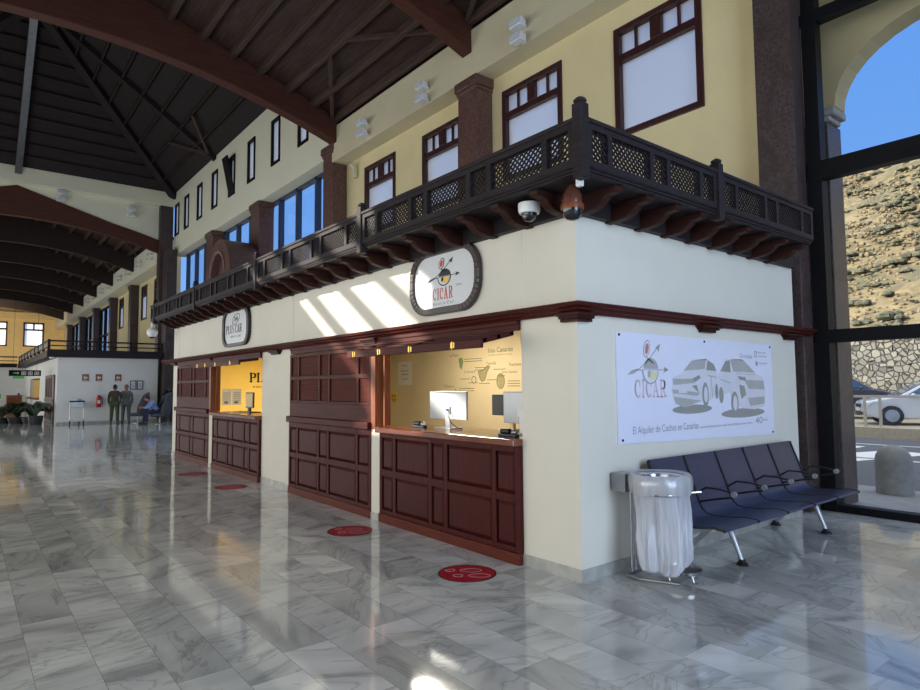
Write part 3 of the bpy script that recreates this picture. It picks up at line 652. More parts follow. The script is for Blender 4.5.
B().box((-14.4, -13.4, 5.25), (-14.2, -9.3, 8.6)).obj('sun_block_fin', 'cream', pg)  # added unseen fin, its top edge bounds the sun patch
B().box((-16.4, -13.5, 7.7), (-7.8, -13.3, 7.95)).obj('sun_stripe_girder', 'beamwood', pg)
for xk in (-16.2, -8.0): B().box((xk-.1, -13.5, 5.25), (xk+.1, -13.3, 7.7)).obj('post', 'beamwood', pg)
struct(B().box((11.0, -9.3, 6.5), (11.3, 4.8, 11.5)).box((11.0, -9.3, 0), (11.3, -6.3, 6.5)).box((11.0, 3.3, 0), (11.3, 4.8, 6.5)).obj('wall_back', 'cream'), 'end wall behind the photographer', 'wall')
o = struct(B().box((11.1, -6.3, 0), (11.2, 3.3, .1)).box((11.1, -6.3, 3.2), (11.2, 3.3, 3.35)).box((11.1, -3.2, 0), (11.2, -3.05, 6.5)).box((11.1, .0, 0), (11.2, .15, 6.5)).obj('window_25', 'blackmetal'), 'end glazing behind the photographer', 'window')
B().box((11.14, -6.3, 0), (11.15, 3.3, 6.5)).obj('pane', 'glass', o)

# ================================================================== THE KIOSK
KL = -12.65                       # left end of the kiosk block
# openings in the front: (x0,x1) of each bay between the pillars
b = B()
b.box((KL, 0, 2.12), (0, .18, 3.05))                                  # fascia
for x0, x1 in ((-.66, 0), (-6.93, -5.7), (KL, -12.17)): b.box((x0, 0, 0), (x1, .30, 2.12))
for x0, x1 in ((-3.25, -3.05), (-9.68, -9.45)): b.box((x0, -.04, 0), (x1, .2, 1.08))
b.box((-.12, .30, 0), (0, 4.08, 3.05)).box((-.12, .18, 2.12), (0, .30, 3.05)).box((KL, .3, 0), (KL+.12, 4.4, 3.0)).box((KL, .18, 2.12), (KL+.12, .3, 3.0))
b.box((KL+.12, .18, 2.95), (-.12, 4.4, 3.05))                               # flat roof of the kiosk
struct(b.obj('wall_kiosk', 'cream'), 'cream plastered front and side of the rental kiosk', 'wall')
struct(B().box((-.64, -.006, 2.3), (-.655, 0, 3.0)).box((-5.68, -.006, 2.3), (-5.72, 0, 3.0)).box((-12.15, -.006, 2.3), (-12.19, 0, 3.0)).obj('trim_6', 'cream'), 'plaster joints on the kiosk fascia', 'trim')
struct(wall_y(-6.3, -.12, 0, 2.95, 2.0, 2.1, []).obj('wall_kiosk_inner', 'tanwall'), 'tan inner wall behind the counter', 'wall')
struct(B().box((-6.4, .3, 0), (-6.3, 4.2, 2.95)).obj('wall_kiosk_partition', 'tanwall'), 'tan partition inside the kiosk', 'wall')
struct(B().box((-12.52, .32, 0), (-12.4, 4.3, 2.95)).box((-12.4, 3.4, 0), (-6.4, 3.5, 2.95)).obj('wall_kiosk_yellow', 'yellowwall'), 'bright yellow inner wall of the left kiosk', 'wall')
struct(B().box((-12.4, .25, 2.5), (-.12, 2.0, 2.55)).box((-12.4, 2.1, 2.5), (-6.4, 3.4, 2.55)).obj('ceiling_kiosk', 'white'), 'ceiling inside the kiosk', 'ceiling')
b = B()
for x0, x1 in ((-.66, 0), (-6.93, -5.7), (KL, -12.17)): b.box((x0, -.012, 0), (x1, 0, .1))
for x0, x1 in ((-3.26, -3.04), (-9.69, -9.44)): b.box((x0, -.052, 0), (x1, -.04, .08))
b.box((0, -.012, 0), (.012, 4.08, .1))
struct(b.obj('baseboard_kiosk', 'skirt'), 'grey marble skirting of the kiosk', 'baseboard')

# cornice shelf running round the kiosk
t = thing('timber_cornice', (0, 0, 2.12), 'long brown moulded timber shelf running round the kiosk above the counters', 'cornice')
prof = [(0, 2.19), (-.05, 2.19), (-.06, 2.205), (-.085, 2.215), (-.095, 2.235), (-.125, 2.245), (-.135, 2.27), (-.12, 2.28), (0, 2.28)]
b = B(); n = len(prof)
path = [lambda p: (-13.3, p[0], p[1]), lambda p: (-p[0], p[0], p[1]), lambda p: (-p[0], 4.45, p[1])]
vs = [f_(p) for f_ in path for p in prof]
b.add(vs, [(s_*n+k, s_*n+(k+1) % n, (s_+1)*n+(k+1) % n, (s_+1)*n+k) for s_ in range(2) for k in range(n)]+[tuple(range(n)), tuple(range(3*n-1, 2*n-1, -1))])
b.obj('moulding', 'mahogany', t)
def bracket(x, y, d):
    b = B()
    for i, (e_, z0, z1) in enumerate(((.05, 2.125, 2.15), (.075, 2.15, 2.17), (.105, 2.17, 2.19))):
        if d == 'c': b.box((-.14+.0, -e_, z0), (e_, .14, z1))
        elif d == 'x': b.box((0, y-e_-.08, z0), (e_, y+e_+.08, z1))
        else: b.box((x-e_-.1, -e_, z0), (x+e_+.1, 0, z1))
    b.obj('bracket', 'mahogany_y', t)
bracket(0, 0, 'c'); bracket(0, 2.0, 'x'); bracket(0, 3.9, 'x')
for x in (-3.3, -6.3, -9.7, -12.4): bracket(x, 0, 'y')
# dark header below the shelf over each opening
for x0, x1, lb in ((-5.7, -.66, 'dark moulded header board over the near counter bay'), (-12.17, -6.93, 'dark moulded header board over the far counter bay')):
    o = B().box((x0, -.035, 2.10), (x1, -.003, 2.19)).box((x0, -.05, 2.15), (x1, -.035, 2.19)).obj('header_board', 'mahogany', bev=.006); tag(o, lb, 'board')

# panelled counters and shutters
def panelled(t, x0, x1, z0, z1, widths, rows, y=-.03, mt='mahogany', frame='mahogany_v'):
    """stile-and-rail frame with raised panels; widths relative, rows list of (z0,z1)"""
    st = .055; tot = sum(widths); free = (x1-x0)-st*(len(widths)+1); xs = []; x = x0+st
    for w_ in widths:
        ww = free*w_/tot; xs.append((x, x+ww)); x += ww+st
    wall_y(x0, x1, z0, z1, y-.02, y+.03, [(a, b_, r[0], r[1]) for a, b_ in xs for r in rows]).obj('frame', frame, t, bev=.006)
    return xs
def counter(x0, x1, widths, label, left_cut=0):
    t = thing('service_counter', ((x0+x1)/2, .1, 0), label, 'counter')
    rows = [(.15, .54), (.62, .99)]
    for a, b_ in panelled(t, x0, x1, .1, 1.05, widths, rows):
        for r in rows: B().raised(a, b_, r[0], r[1], -.02, .022).obj('panel', 'mahogany_v', t)
    B().box((x0, -.02, 0), (x1, .05, .1)).box((x0, -.065, 0), (x1, -.02, .1)).obj('plinth', 'plinth', t, bev=.006)
    B().box((x0, 0.0, .1), (x1, .04, 1.05)).obj('back_board', 'mahogany', t)
    return t
t = counter(-3.05, -.66, (.55, 1.5, .5, 1.6, .6), 'dark panelled timber service counter with two computer screens on it')
B().box((-3.05, -.12, 1.05), (-.66, .62, 1.115)).obj('worktop', 'counterwood', t, bev=.012)
t = counter(-9.45, -6.93, (.5, 1.3, .5, 1.3, .5, .9), 'dark panelled timber service counter of the yellow walled kiosk on the left')
B().box((-9.45, -.12, 1.05), (-6.93, .62, 1.115)).obj('worktop', 'counterwood', t, bev=.012)

def lattice(b, x0, x1, z0, z1, y, p=.05, w_=.016, th=.006, ax='x'):
    """diagonal lattice of crossing laths"""
    W, H = x1-x0, z1-z0
    for sgn in (1, -1):
        c = -H
        while c < W:
            # line u = c + t, v = t (sgn +) or mirrored
            t0, t1 = max(0, -c), min(H, W-c)
            if t1-t0 > .01:
                pts = [(c+t0, t0), (c+t1, t1)]
                if sgn < 0: pts = [(W-u, v) for u, v in pts]
                (u0, v0), (u1, v1) = pts; k = w_*.7071*(1 if sgn > 0 else 1)
                yy = y if sgn > 0 else y+th
                def P(u, v, d): 
                    u = min(max(u, 0), W)
                    return (x0+u, yy+d, z0+v) if ax == 'x' else (yy+d, x0+u, z0+v)
                h = k/2
                q_ = [(u0-h, v0+h*sgn), (u0+h, v0-h*sgn), (u1+h, v1-h*sgn), (u1-h, v1+h*sgn)]
                q_ = [(u, min(max(v, 0), H)) for u, v in q_]
                b.hexa([P(*q_[0], 0), P(*q_[1], 0), P(*q_[2], 0), P(*q_[3], 0), P(*q_[0], th), P(*q_[1], th), P(*q_[2], th), P(*q_[3], th)])
            c += p
    return b
def shutter(x0, x1, widths, label, lat=True):
    t = thing('shutter_panel', ((x0+x1)/2, 0, 0), label, 'shutter')
    rows = [(.15, .54), (.62, .99)]
    for a, b_ in panelled(t, x0, x1, .1, 1.07, widths, rows):
        for r in rows: B().raised(a, b_, r[0], r[1], -.02, .022).obj('panel', 'mahogany_v', t)
    B().box((x0, -.06, 0), (x1, .03, .1)).obj('plinth', 'plinth', t, bev=.006)
    B().box((x0, -.10, 1.07), (x1, .03, 1.16)).obj('ledge', 'mahogany', t, bev=.012)
    b = B().box((x0, -.035, 1.16), (x1, .02, 1.36)); b.obj('bottom_rail', 'mahogany', t)
    rows = [(1.40, 1.70), (1.76, 2.04)]
    for a, b_ in panelled(t, x0, x1, 1.36, 2.09, widths, rows, y=-.02):
        for r in rows: lattice(B(), a, b_, r[0], r[1], -.02, .046, .016).obj('lattice_panel', 'shutterlath', t)
    B().box((x0, .03, .1), (x1, .05, 2.09)).obj('backing', 'backing', t)
    return t
shutter(-5.7, -3.25, (.45, 1.3, .5, 1.5, .55), 'closed dark timber shutter with lattice upper half, between pillar and near counter')
shutter(-12.17, -9.68, (.35, 1.2, .3, 1.2, .35), 'closed dark timber shutter with lattice upper half, at the left end of the kiosk')
# posts beside the openings
for x0, lb in ((-3.25, 'brown timber post standing left of the near counter opening'), (-9.68, 'brown timber post standing left of the yellow kiosk opening')):
    o = B().box((x0, -.05, 1.08), (x0+.10, .12, 2.09)).box((x0+.155, .03, 1.12), (x0+.19, .12, 2.09)).obj('timber_post', 'orangewood', bev=.008); tag(o, lb, 'post')

# folding shutter flaps lifted over the counters
def flap(x0, x1, yf, zf, label, hinges):
    t = thing('folding_flap', ((x0+x1)/2, 0, 2.06), label, 'flap')
    def P(s_, dz=0): return (-.055+(yf+.055)*s_, 2.055+(zf-2.055)*s_+dz)
    b = B()
    for s0, s1 in ((.0, .1), (.45, .55), (.9, 1.0)):
        a, c = P(s0), P(s1); b.prism([(a[0], a[1]), (c[0], c[1]), (c[0], c[1]+.04), (a[0], a[1]+.04)], 'x', x0, x1)
    for x in (x0, (x0+x1)/2-.03, x1-.06):
        a, c = P(0), P(1); b.prism([(a[0], a[1]), (c[0], c[1]), (c[0], c[1]+.04), (a[0], a[1]+.04)], 'x', x, x+.06)
    b.obj('frame', 'mahogany', t)
    b = B(); k = x0+.06
    while k < x1-.08:
        a, c = P(.08), P(.92); b.beam((k, a[0], a[1]+.015), (k+.05, c[0], c[1]+.015), .016, .01); b.beam((k+.05, a[0], a[1]+.025), (k, c[0], c[1]+.025), .016, .01); k += .05
    b.obj('lattice', 'lattice', t)
    fr_ = B().box((x0, yf-.03, zf-.04), (x1, yf, zf+.04)).obj('front_rail', 'mahogany', t, bev=.006)
    for x in hinges: B().box((x-.03, yf-.036, zf-.026), (x+.03, yf-.03, zf+.026)).tube([(x, yf-.04, zf-.035), (x, yf-.04, zf+.035)], .006, 6).obj('hinge', 'brass', fr_)
    return t
flap(-3.12, -.70, -.42, 1.97, 'lattice shutter flap with brass hinges swung up over the near counter', (-2.95, -2.4, -1.8, -1.1))
flap(-9.50, -6.97, -.36, 2.02, 'lattice shutter flap with brass hinges swung up over the yellow kiosk counter', (-9.3, -8.8, -8.2, -7.4))

# kiosk lamps (they light the inside of the two kiosks)
for x, y, lb, pw, col in ((-3.2, 1.0, 'slim ceiling lamp inside the near kiosk', 42, (1, .92, .78)), (-9.8, 1.7, 'slim ceiling lamp inside the yellow kiosk', 120, (1, .9, .7))):
    t = thing('ceiling_lamp', (x, y, 2.44), lb, 'lamp'); B().box((x-.6, y-.1, 2.44), (x+.6, y+.1, 2.5)).obj('housing', 'plasticwhite', t)
    area('kiosk_light', (x, y, 2.42), (0, 0.01, -1), 1.1, .25, pw, col)

# ================================================================== THE BALCONY
bal = thing('lattice_balcony', (0, 0, 3.0), 'long dark timber balcony with lattice panels and scroll corbels along the top of the kiosk', 'balcony')
BL, BE = -12.75, 3.45            # left end, end of the side run
b = B()
b.box((BL, -.46, 3.17), (.46, .1, 3.2)).box((-.1, .1, 3.17), (.46, BE, 3.2))
b.obj('deck', 'balcony', bal)
b = B()
for z0, z1, e_ in ((3.16, 3.175, .485), (3.175, 3.195, .50), (3.195, 3.21, .515)):
    b.box((BL-.02, -e_, z0), (e_, -.44, z1)).box((.44, -.44, z0), (e_, BE, z1)).box((BL-.02, -.44, z0), (BL+.03, .1, z1))
b.obj('deck_moulding', 'balcony', bal)
B().box((BL, -.07, 3.025), (.07, 0, 3.17)).box((0, 0, 3.025), (.07, BE+.6, 3.17)).obj('wall_plate', 'balcony', bal)
def corbel(c, d):
    pr = [(0, 3.01), (.12, 3.01), (.20, 3.02), (.26, 3.04), (.31, 3.075), (.335, 3.105), (.37, 3.11), (.42, 3.115), (.445, 3.13), (.445, 3.17), (0, 3.17)]
    b = B()
    if d == 'y': b.prism([(-u, z) for u, z in pr], 'x', c-.045, c+.045)
    else: b.prism([(u, z) for u, z in pr], 'y', c-.045, c+.045)
    b.obj('corbel', 'corbel', bal, bev=.008)
x = -.05
while x > BL+.05: corbel(x, 'y'); x -= .47
y = .02
while y < BE: corbel(y, 'x'); y += .42
# handrail
B().box((BL-.03, -.535, 3.53), (.535, -.455, 3.565)).box((.455, -.455, 3.53), (.535, BE, 3.565)).obj('handrail', 'balcony', bal, bev=.008)
POSTS = [-2.7, -5.92, -9.15, -12.4]
for x, y in [(.495, -.495)]+[(p, -.495) for p in POSTS]+[(.495, 1.42)]:
    h = 3.66 if x > .4 and y < 0 else 3.63
    B().box((x-.045, y-.045, 3.1), (x+.045, y+.045, h)).lathe([(.03, 0), (.05, .015), (.05, .03), (.02, .05)], (x, y, h), 8).obj('post', 'balcony', bal, bev=.006)
def railrun(a, c, axis, widths):
    st = .055; free = (c-a)-st*(len(widths)+1); tot = sum(widths); u = a; lats = []
    fb = B(); bx = (lambda u0, u1, z0, z1, d0, d1: fb.box((u0, -.52+d0, z0), (u1, -.52+d1, z1))) if axis == 'x' else (lambda u0, u1, z0, z1, d0, d1: fb.box((.52-d1, u0, z0), (.52-d0, u1, z1)))
    bx(a, c, 3.205, 3.255, 0, .06); bx(a, c, 3.485, 3.535, 0, .06)
    for i, w_ in enumerate(widths):
        bx(u, u+st, 3.255, 3.485, 0, .06); p0 = u+st; p1 = p0+free*w_/tot
        lats.append(lattice(B(), p0, p1, 3.255, 3.485, -.495, .052, .02, .008) if axis == 'x' else lattice(B(), p0, p1, 3.255, 3.485, .487, .052, .02, .008, ax='y'))
        u = p1
    bx(u, c, 3.255, 3.485, 0, .06)
    fr_ = fb.obj('rail_frame', 'balcony', bal)
    for q_ in lats: q_.obj('lattice_panel', 'lattice', fr_)
ends = [.45]+POSTS+[BL]
for i in range(4): railrun(ends[i+1]+.045, ends[i]-(.045 if i else 0), 'x', [.22, .6, .22, .6, .22, .6, .22] if i else [.22, .6, .22, .6, .22, .6, .22])
railrun(ends[4+1], ends[4]-.045, 'x', [1])
railrun(-.45, 1.375, 'y', [.22, .6, .22, .55, .22]); railrun(1.465, BE, 'y', [.22, .6, .22, .6, .22])

# ================================================================== SIGNS ON THE FASCIA
def rr(cx, cz, hw, hh, r, n=8):
    P = []
    for sx, sz, a0 in ((1, 1, 0), (-1, 1, PI/2), (-1, -1, PI), (1, -1, 1.5*PI)):
        for i in range(n+1):
            a = a0+PI/2*i/n; P.append((cx+sx*(hw-r)+r*math.cos(a), cz+sz*(hh-r)+r*math.sin(a)))
    return P
def mark(parent, O, u, v, c, s_, mats, kx=1.0):
    """c centre on the board, s_ size; mats = red, dark, yellow, white"""
    red, dark, yel, wht = mats
    u = Vector(u)*kx; O = Vector(O)+u*c[0]*(1/kx-1)
    q = lambda p: (c[0]+p[0]*s_, c[1]+p[1]*s_)
    def new(t=.0015): return B().on(O, u, v, t)
    new().ell(q((-.12, .62)), .14*s_, .27*s_, -.25).obj('emblem_ring', dark, parent)
    new().ell(q((-.12, .62)), .105*s_, .23*s_, -.25, lift=.002).obj('emblem_ring_face', wht, parent)
    new().ell(q((-.12, .62)), .07*s_, .17*s_, -.25, lift=.004).obj('emblem_spot', red, parent)
    b = new(); b.stroke([q((-.14, .36)), q((.0, .28)), q((.15, .2))], .035*s_, .001)
    b.stroke([q((-.45, .02)), q((-.1, .25)), q((.42, .72))], .03*s_, .001)
    b.poly([q((.5, .8)), q((.26, .66)), q((.36, .63)), q((.40, .53))], .001)
    b.stroke([q((-.55, -.02)), q((.75, .0))], .03*s_, .001)
    b.poly([q((.86, .0)), q((.62, .1)), q((.68, .0)), q((.6, -.1))], .001)
    b.poly([q((-.95, -.16)), q((-.72, -.13)), q((-.45, -.01)), q((-.5, .03)), q((-.78, -.03))], .001)
    b.ell(q((.05, .02)), .32*s_, .33*s_, 0, 0, PI, 18, .001)
    b.obj('emblem_lines', dark, parent)
    new().ell(q((.02, -.02)), .36*s_, .42*s_, 0, PI, 2*PI, 18, .001).obj('emblem_bowl_line', dark, parent)
    new().ell(q((.02, -.02)), .31*s_, .37*s_, 0, PI, 2*PI, 18, .003).obj('emblem_bowl_face', wht, parent)
    new().ell(q((.08, -.05)), .22*s_, .26*s_, 0, PI, 2*PI, 18, .005).obj('emblem_bowl', yel, parent)
    new().ell(q((-.06, -.13)), .06*s_, .11*s_, -.2, lift=.007).obj('emblem_eye', dark, parent)
# oval sign over the near counter
cx, cz = -1.79, 2.715
t = thing('wall_sign', (cx, 0, 2.36), 'oval white sign with red lettering in a brown frame on the fascia', 'sign')
b = B(); o1 = rr(cx, cz, .605, .355, .30); i1 = rr(cx, cz, .535, .285, .24); n = len(o1)
for k in range(n): b.prism([o1[k], o1[(k+1) % n], i1[(k+1) % n], i1[k]], 'y', -.06, -.0)
b.obj('frame', 'darkframe', t, bev=.008)
B().prism(i1, 'y', -.03, 0).obj('board', 'signface', t)
O = (cx, -.031, cz)
mark(t, O, X, Z, (.01, .04), .23, ('redink', 'ink', 'yellowink', 'signface'), 1.4)
b = B().on(O, X, Z, .002)
b.serif('CICAR', (-.185, -.2), .125, wide=.62, stem=.10, hair=.06, gap=.22); b.obj('lettering', 'redink', t)
B().on(O, X, Z, .002).text('R e n t  a  C a r', (0.0, -.255), .03, .36, 'c').text('Canarias', (.26, -.085), .022, .09, 'c').obj('small_lettering', 'ink', t)
# upright oval sign over the yellow kiosk
cx, cz = -8.2, 2.72
t = thing('wall_sign', (cx, 0, 2.36), 'upright oval white sign with black lettering in a black frame on the fascia', 'sign')
b = B(); o1 = rr(cx, cz, .72, .355, .25); i1 = rr(cx, cz, .61, .295, .2)
for k in range(n): b.prism([o1[k], o1[(k+1) % n], i1[(k+1) % n], i1[k]], 'y', -.06, -.0)
b.obj('frame', 'blackframe', t, bev=.008)
B().prism(i1, 'y', -.03, 0).obj('board', 'signface', t)
O = (cx, -.031, cz)
b = B().on(O, X, Z, .002)
b.ring((0, .155), .2, .085, .012, .25); b.stroke([(-.12, .1), (-.06, .2), (0, .11), (.06, .2), (.1, .12)], .018); b.ell((.04, .16), .035, .02); b.obj('emblem', 'ink', t); b = B().on(O, X, Z, .002)
b.serif('PLUS CAR', (-.53, -.1), .15, wide=.9, stem=.16, hair=.06, gap=.10, adv=.8)
b.obj('lettering', 'ink', t); B().on(O, X, Z, .002).text('RENT  A  CAR', (0, -.19), .04, .55, 'c').obj('small_lettering', 'ink', t)

# ================================================================== POSTER ON THE SIDE WALL
t = thing('wall_poster', (0, 1.97, 1.05), 'large faded white poster of two cars on the kiosk side wall above the bench', 'poster')
B().prism([(.5, 1.08), (3.42, 1.01), (3.42, 2.05), (.5, 2.07)], 'x', .002, .014).obj('sheet', 'poster', t)
b = B()
for y, z in ((.54, 2.04), (.56, 1.11), (1.95, 2.03), (3.38, 2.02), (3.38, 1.04)): b.tube([(.014, y, z), (.02, y, z)], .012, 8)
b.obj('fixing', 'blackmetal', t)
O = (.0142, .5, 1.05)
def pr_(name, mt, *polys, lift=0.0):
    for p in polys:
        b = B().on(O, Y, Z, .0006)
        if p[0] == 'e': b.ell(*p[1:], lift=lift)
        else: b.poly(p, lift)
        b.obj(name, mt, t)
pr_('car_shadow', 'pdark', ('e', (1.2, .3), .36, .045), ('e', (2.22, .23), .48, .05))
body1 = [(.85, .61), (1.02, .65), (1.2, .78), (1.5, .8), (1.63, .75), (1.68, .63), (1.69, .44), (1.42, .34), (1.38, .37), (1.05, .32), (.9, .36), (.85, .45)]
body2 = [(1.75, .69), (1.88, .81), (2.19, .81), (2.45, .68), (2.67, .62), (2.73, .48), (2.7, .29), (2.47, .26), (2.2, .28), (2.0, .35), (1.93, .46), (1.71, .41), (1.7, .62)]
pr_('car_body', 'plight', body1, body2, lift=.0008)
pr_('car_windscreen', 'pgrey', [(1.05, .68), (1.2, .78), (1.47, .8), (1.44, .7)], [(1.96, .81), (2.24, .81), (2.5, .67), (2.02, .68)], lift=.0016)
pr_('car_side_window', 'pdark', [(1.47, .69), (1.5, .79), (1.62, .75), (1.67, .68)], [(1.75, .68), (1.86, .79), (1.95, .8), (1.96, .67)], [(1.2, .785), (1.47, .805), (1.5, .8), (1.47, .79)], [(1.96, .815), (2.22, .815), (2.2, .8)], lift=.0016)
pr_('car_grille', 'pgrey', [(.86, .6), (1.22, .6), (1.26, .56), (.87, .54)], [(2.25, .59), (2.7, .58), (2.71, .48), (2.35, .49)], [(.85, .5), (1.34, .46), (1.29, .43), (.86, .46)], [(.86, .43), (1.36, .38), (1.05, .32), (.9, .36)], [(2.32, .39), (2.71, .4), (2.7, .32), (2.37, .3)], lift=.0016)
pr_('car_lamp', 'pdark', [(1.2, .6), (1.33, .64), (1.36, .61), (1.26, .57)], [(2.11, .63), (2.28, .62), (2.28, .58), (2.15, .59)], [(1.19, .53), (1.28, .54), (1.32, .46)], [(2.14, .54), (2.25, .52), (2.28, .43), (2.18, .38), (2.15, .45)], lift=.0016)
pr_('car_wheel', 'pdark', ('e', (1.44, .44), .06, .125), ('e', (2.03, .34), .075, .125), ('e', (1.75, .43), .045, .085), ('e', (1.66, .47), .03, .08), lift=.0024)
pr_('car_wheel_rim', 'plight', ('e', (1.445, .44), .035, .08), ('e', (2.035, .34), .045, .08), lift=.0032)
pr_('car_plate', 'plight', [(.95, .49), (1.1, .49), (1.1, .46), (.95, .46)], [(2.42, .45), (2.58, .45), (2.58, .42), (2.42, .42)], lift=.0024)
pr_('car_line', 'pgrey', [(1.5, .64), (1.67, .62), (1.67, .61), (1.5, .63)], [(1.74, .6), (1.95, .56), (1.95, .55), (1.74, .59)], [(1.55, .63), (1.56, .63), (1.58, .42), (1.57, .42)], [(2.08, .66), (2.5, .65), (2.5, .645), (2.08, .655)], lift=.0024)
mark(t, (.0142, .5, 1.05), Y, Z, (.49, .685), .31, ('pred', 'pgrey', 'pyellow', 'poster'), 1.15)
B().on(O, Y, Z, .001).serif('CICAR', (.25, .43), .16, wide=.75, stem=.14, hair=.07, gap=.14).obj('lettering', 'ppink', t)
for q_ in (('El Alquiler de Coches en Canarias', (.21, .105), .068, 1.08), ('Lanzarote Fuerteventura Gran Canaria Tenerife La Palma La Gomera El Hierro', (1.32, .105), .024, 1.08), ('40', (2.47, .1), .075, .17), ('años', (2.66, .125), .03, .1),
           ('Gracias', (2.17, .83), .05, .28), ('Rent a car', (2.58, .89), .026, .2), ('Excelencia', (2.6, .85), .022, .2), ('Canarias', (2.6, .77), .022, .2)):
    B().on(O, Y, Z, .001).text(*q_).obj('small_lettering', 'ptext', t)
B().on(O, Y, Z, .001).ring((2.53, .88), .025, .035, .008).obj('seal', 'ptext', t); B().on(O, Y, Z, .001).poly([(2.53, .75), (2.57, .75), (2.57, .8), (2.53, .8)]).obj('shield', 'ptext', t)

# ================================================================== MAP AND PAPERS IN THE KIOSK
t = thing('wall_map', (-3.6, 2.0, 1.55), 'island map lettering printed on the tan wall behind the counter', 'map')
O = (0, 1.999, 0)
b = B().on(O, X, Z, .001)
b.text('Islas Canarias', (-3.13, 2.075), .07, .52, 'c').obj('title', 'mapink', t)
b = B().on(O, X, Z, .001).text('la tradición de siempre a su servicio', (-3.13, 2.03), .02, .5, 'c')
for s_, x, z, h in (('La Palma', -4.2, 2.05, .045), ('Tenerife', -3.33, 1.90, .045), ('La Gomera', -3.82, 1.79, .04), ('El Hierro', -4.32, 1.57, .045), ('Gran Canaria', -2.95, 1.77, .04), ('Fuerteventura', -2.76, 1.87, .045)): B().on(O, X, Z, .001).text(s_, (x, z), h, None, 'c').obj('island_name', 'mapink', t)
for x, z, k, n_ in ((-3.95, 2.0, .42, 2), (-3.7, 1.865, .26, 2), (-3.28, 1.83, .26, 1), (-3.42, 1.68, .2, 1), (-4.02, 1.555, .3, 2), (-4.05, 1.70, .24, 1), (-3.85, 1.64, .22, 1), (-2.98, 1.66, .24, 3), (-3.2, 1.735, .16, 1), (-3.6, 1.63, .24, 1)):
    for i in range(n_): b.stroke([(x, z-.035*i), (x+k, z-.035*i)], .009)
b.obj('lettering', 'mapink', t)
b = B().on(O, X, Z, .001)
b.poly([(-4.08, 2.02), (-4.0, 2.03), (-3.97, 1.97), (-4.01, 1.84), (-4.06, 1.89)]); b.obj('island_outline', 'mapgreen', t)
b = B().on(O, X, Z, .001)
TF = [(-3.62, 1.81), (-3.52, 1.82), (-3.40, 1.89), (-3.36, 1.87), (-3.42, 1.80), (-3.47, 1.68), (-3.54, 1.66), (-3.59, 1.72)]
b.stroke(TF, .012, closed=True); b.obj('island_outline', 'mapink', t); B().on(O, X, Z, .001).ring((-3.72, 1.685), .05, .05, .012).obj('island_outline', 'mapink', t); o = B().on(O, X, Z, .001).ring((-3.13, 1.66), .08, .105, .012).obj('island_outline', 'mapink', t); b = B().on(O, X, Z, .001)
b.stroke([(-4.18, 1.55), (-4.12, 1.48), (-4.07, 1.5), (-4.05, 1.56)], .014)
b.obj('island_outline', 'mapink', t)
B().on(O, X, Z, .0006).poly(TF).obj('island_tint', 'mapsoft', t); B().on(O, X, Z, .0006).ell((-3.13, 1.66), .075, .1).obj('island_tint', 'mapsoft', o)
o = B().on((0, 1.999, 0), X, Z, .002).poly([(-5.80, 1.62), (-5.36, 1.62), (-5.36, 2.02), (-5.80, 2.02)]).obj('paper_notice', 'paper'); tag(o, 'white paper notice taped on the tan wall behind the counter', 'notice')
B().on((0, 1.996, 0), X, Z, .001).text('AVISO', (-5.58, 1.94), .03, .15, 'c').stroke([(-5.7, 1.86), (-5.46, 1.86)], .008).stroke([(-5.68, 1.8), (-5.48, 1.8)], .008).stroke([(-5.68, 1.72), (-5.48, 1.72)], .008).obj('lettering', 'greyink', o)
t = thing('smiley_sticker', (-5.93, 1.99, 1.3), 'round yellow smiley sticker on the tan wall behind the counter', 'sticker')
B().on((-5.93, 1.998, 1.4), X, Z, .002).ell((0, 0), .11, .09).obj('disc', 'yellowink', t)
B().on((-5.93, 1.995, 1.4), X, Z, .001).ell((-.035, .03), .014, .02).ell((.035, .03), .014, .02).ring((0, .0), .06, .05, .012, 0, 12, PI*1.1, PI*1.9).obj('face', 'ink', t)
# lettering on the yellow wall
O = (-12.399, 0, 0)
t = thing('wall_lettering', (-12.4, 1.9, 1.6), 'large black lettering on the bright yellow wall of the left kiosk', 'lettering')
B().on(O, Y, Z, .002).serif('PLUS CAR', (1.77, 1.73), .235, wide=.95, stem=.2, hair=.07).obj('lettering', 'ink', t); B().on(O, Y, Z, .002).text('RENT  A  CAR', (1.86, 1.58), .05, .9).obj('small_lettering', 'ink', t)

# ================================================================== COUNTER EQUIPMENT
def screen_back(x, y, rot, label, body, cable=True, panel='greyscreen', w_=.6, h=.32, z0=1.115):
    t = thing('computer_screen', (0, 0, 0), label, 'screen')
    B().box((-.13, -.09, 0), (.13, .11, .014)).obj('base', body, t, bev=.006)
    B().hexa([(-.035, .0, .01), (.035, .0, .01), (.035, .03, .01), (-.035, .03, .01), (-.03, -.01, .24), (.03, -.01, .24), (.03, .02, .24), (-.03, .02, .24)]).obj('stand', body, t, bev=.005)
    B().box((-w_/2, .0, .1), (w_/2, .03, .1+h)).obj('housing', panel, t, bev=.01)
    B().box((-w_/2+.012, .03, .112), (w_/2-.012, .033, .1+h-.012)).obj('display', 'plasticblack', t)
    B().box((-.045, -.015, .17), (.045, 0, .25)).obj('mount', body, t, bev=.004)
    if cable:
        cb_ = B().tube([(.03, -.02, .2), (.06, -.05, .14), (.12, -.06, .07), (.2, -.05, .02), (.26, -.02, .008)], .005, 6); cb_ = cb_.obj('cable', 'plasticblack', t)
        B().box((.0, -.03, .2), (.03, -.012, .225)).obj('plug', 'plasticblue', cb_)
    t.location = (x, y, z0); t.rotation_euler = (0, 0, rot)
    return t
screen_back(-2.24, .36, .12, 'white computer screen seen from behind on the near counter, left one', 'plasticwhite')
screen_back(-1.06, .38, -.1, 'grey backed computer screen at the right end of the near counter', 'plasticwhite', False)
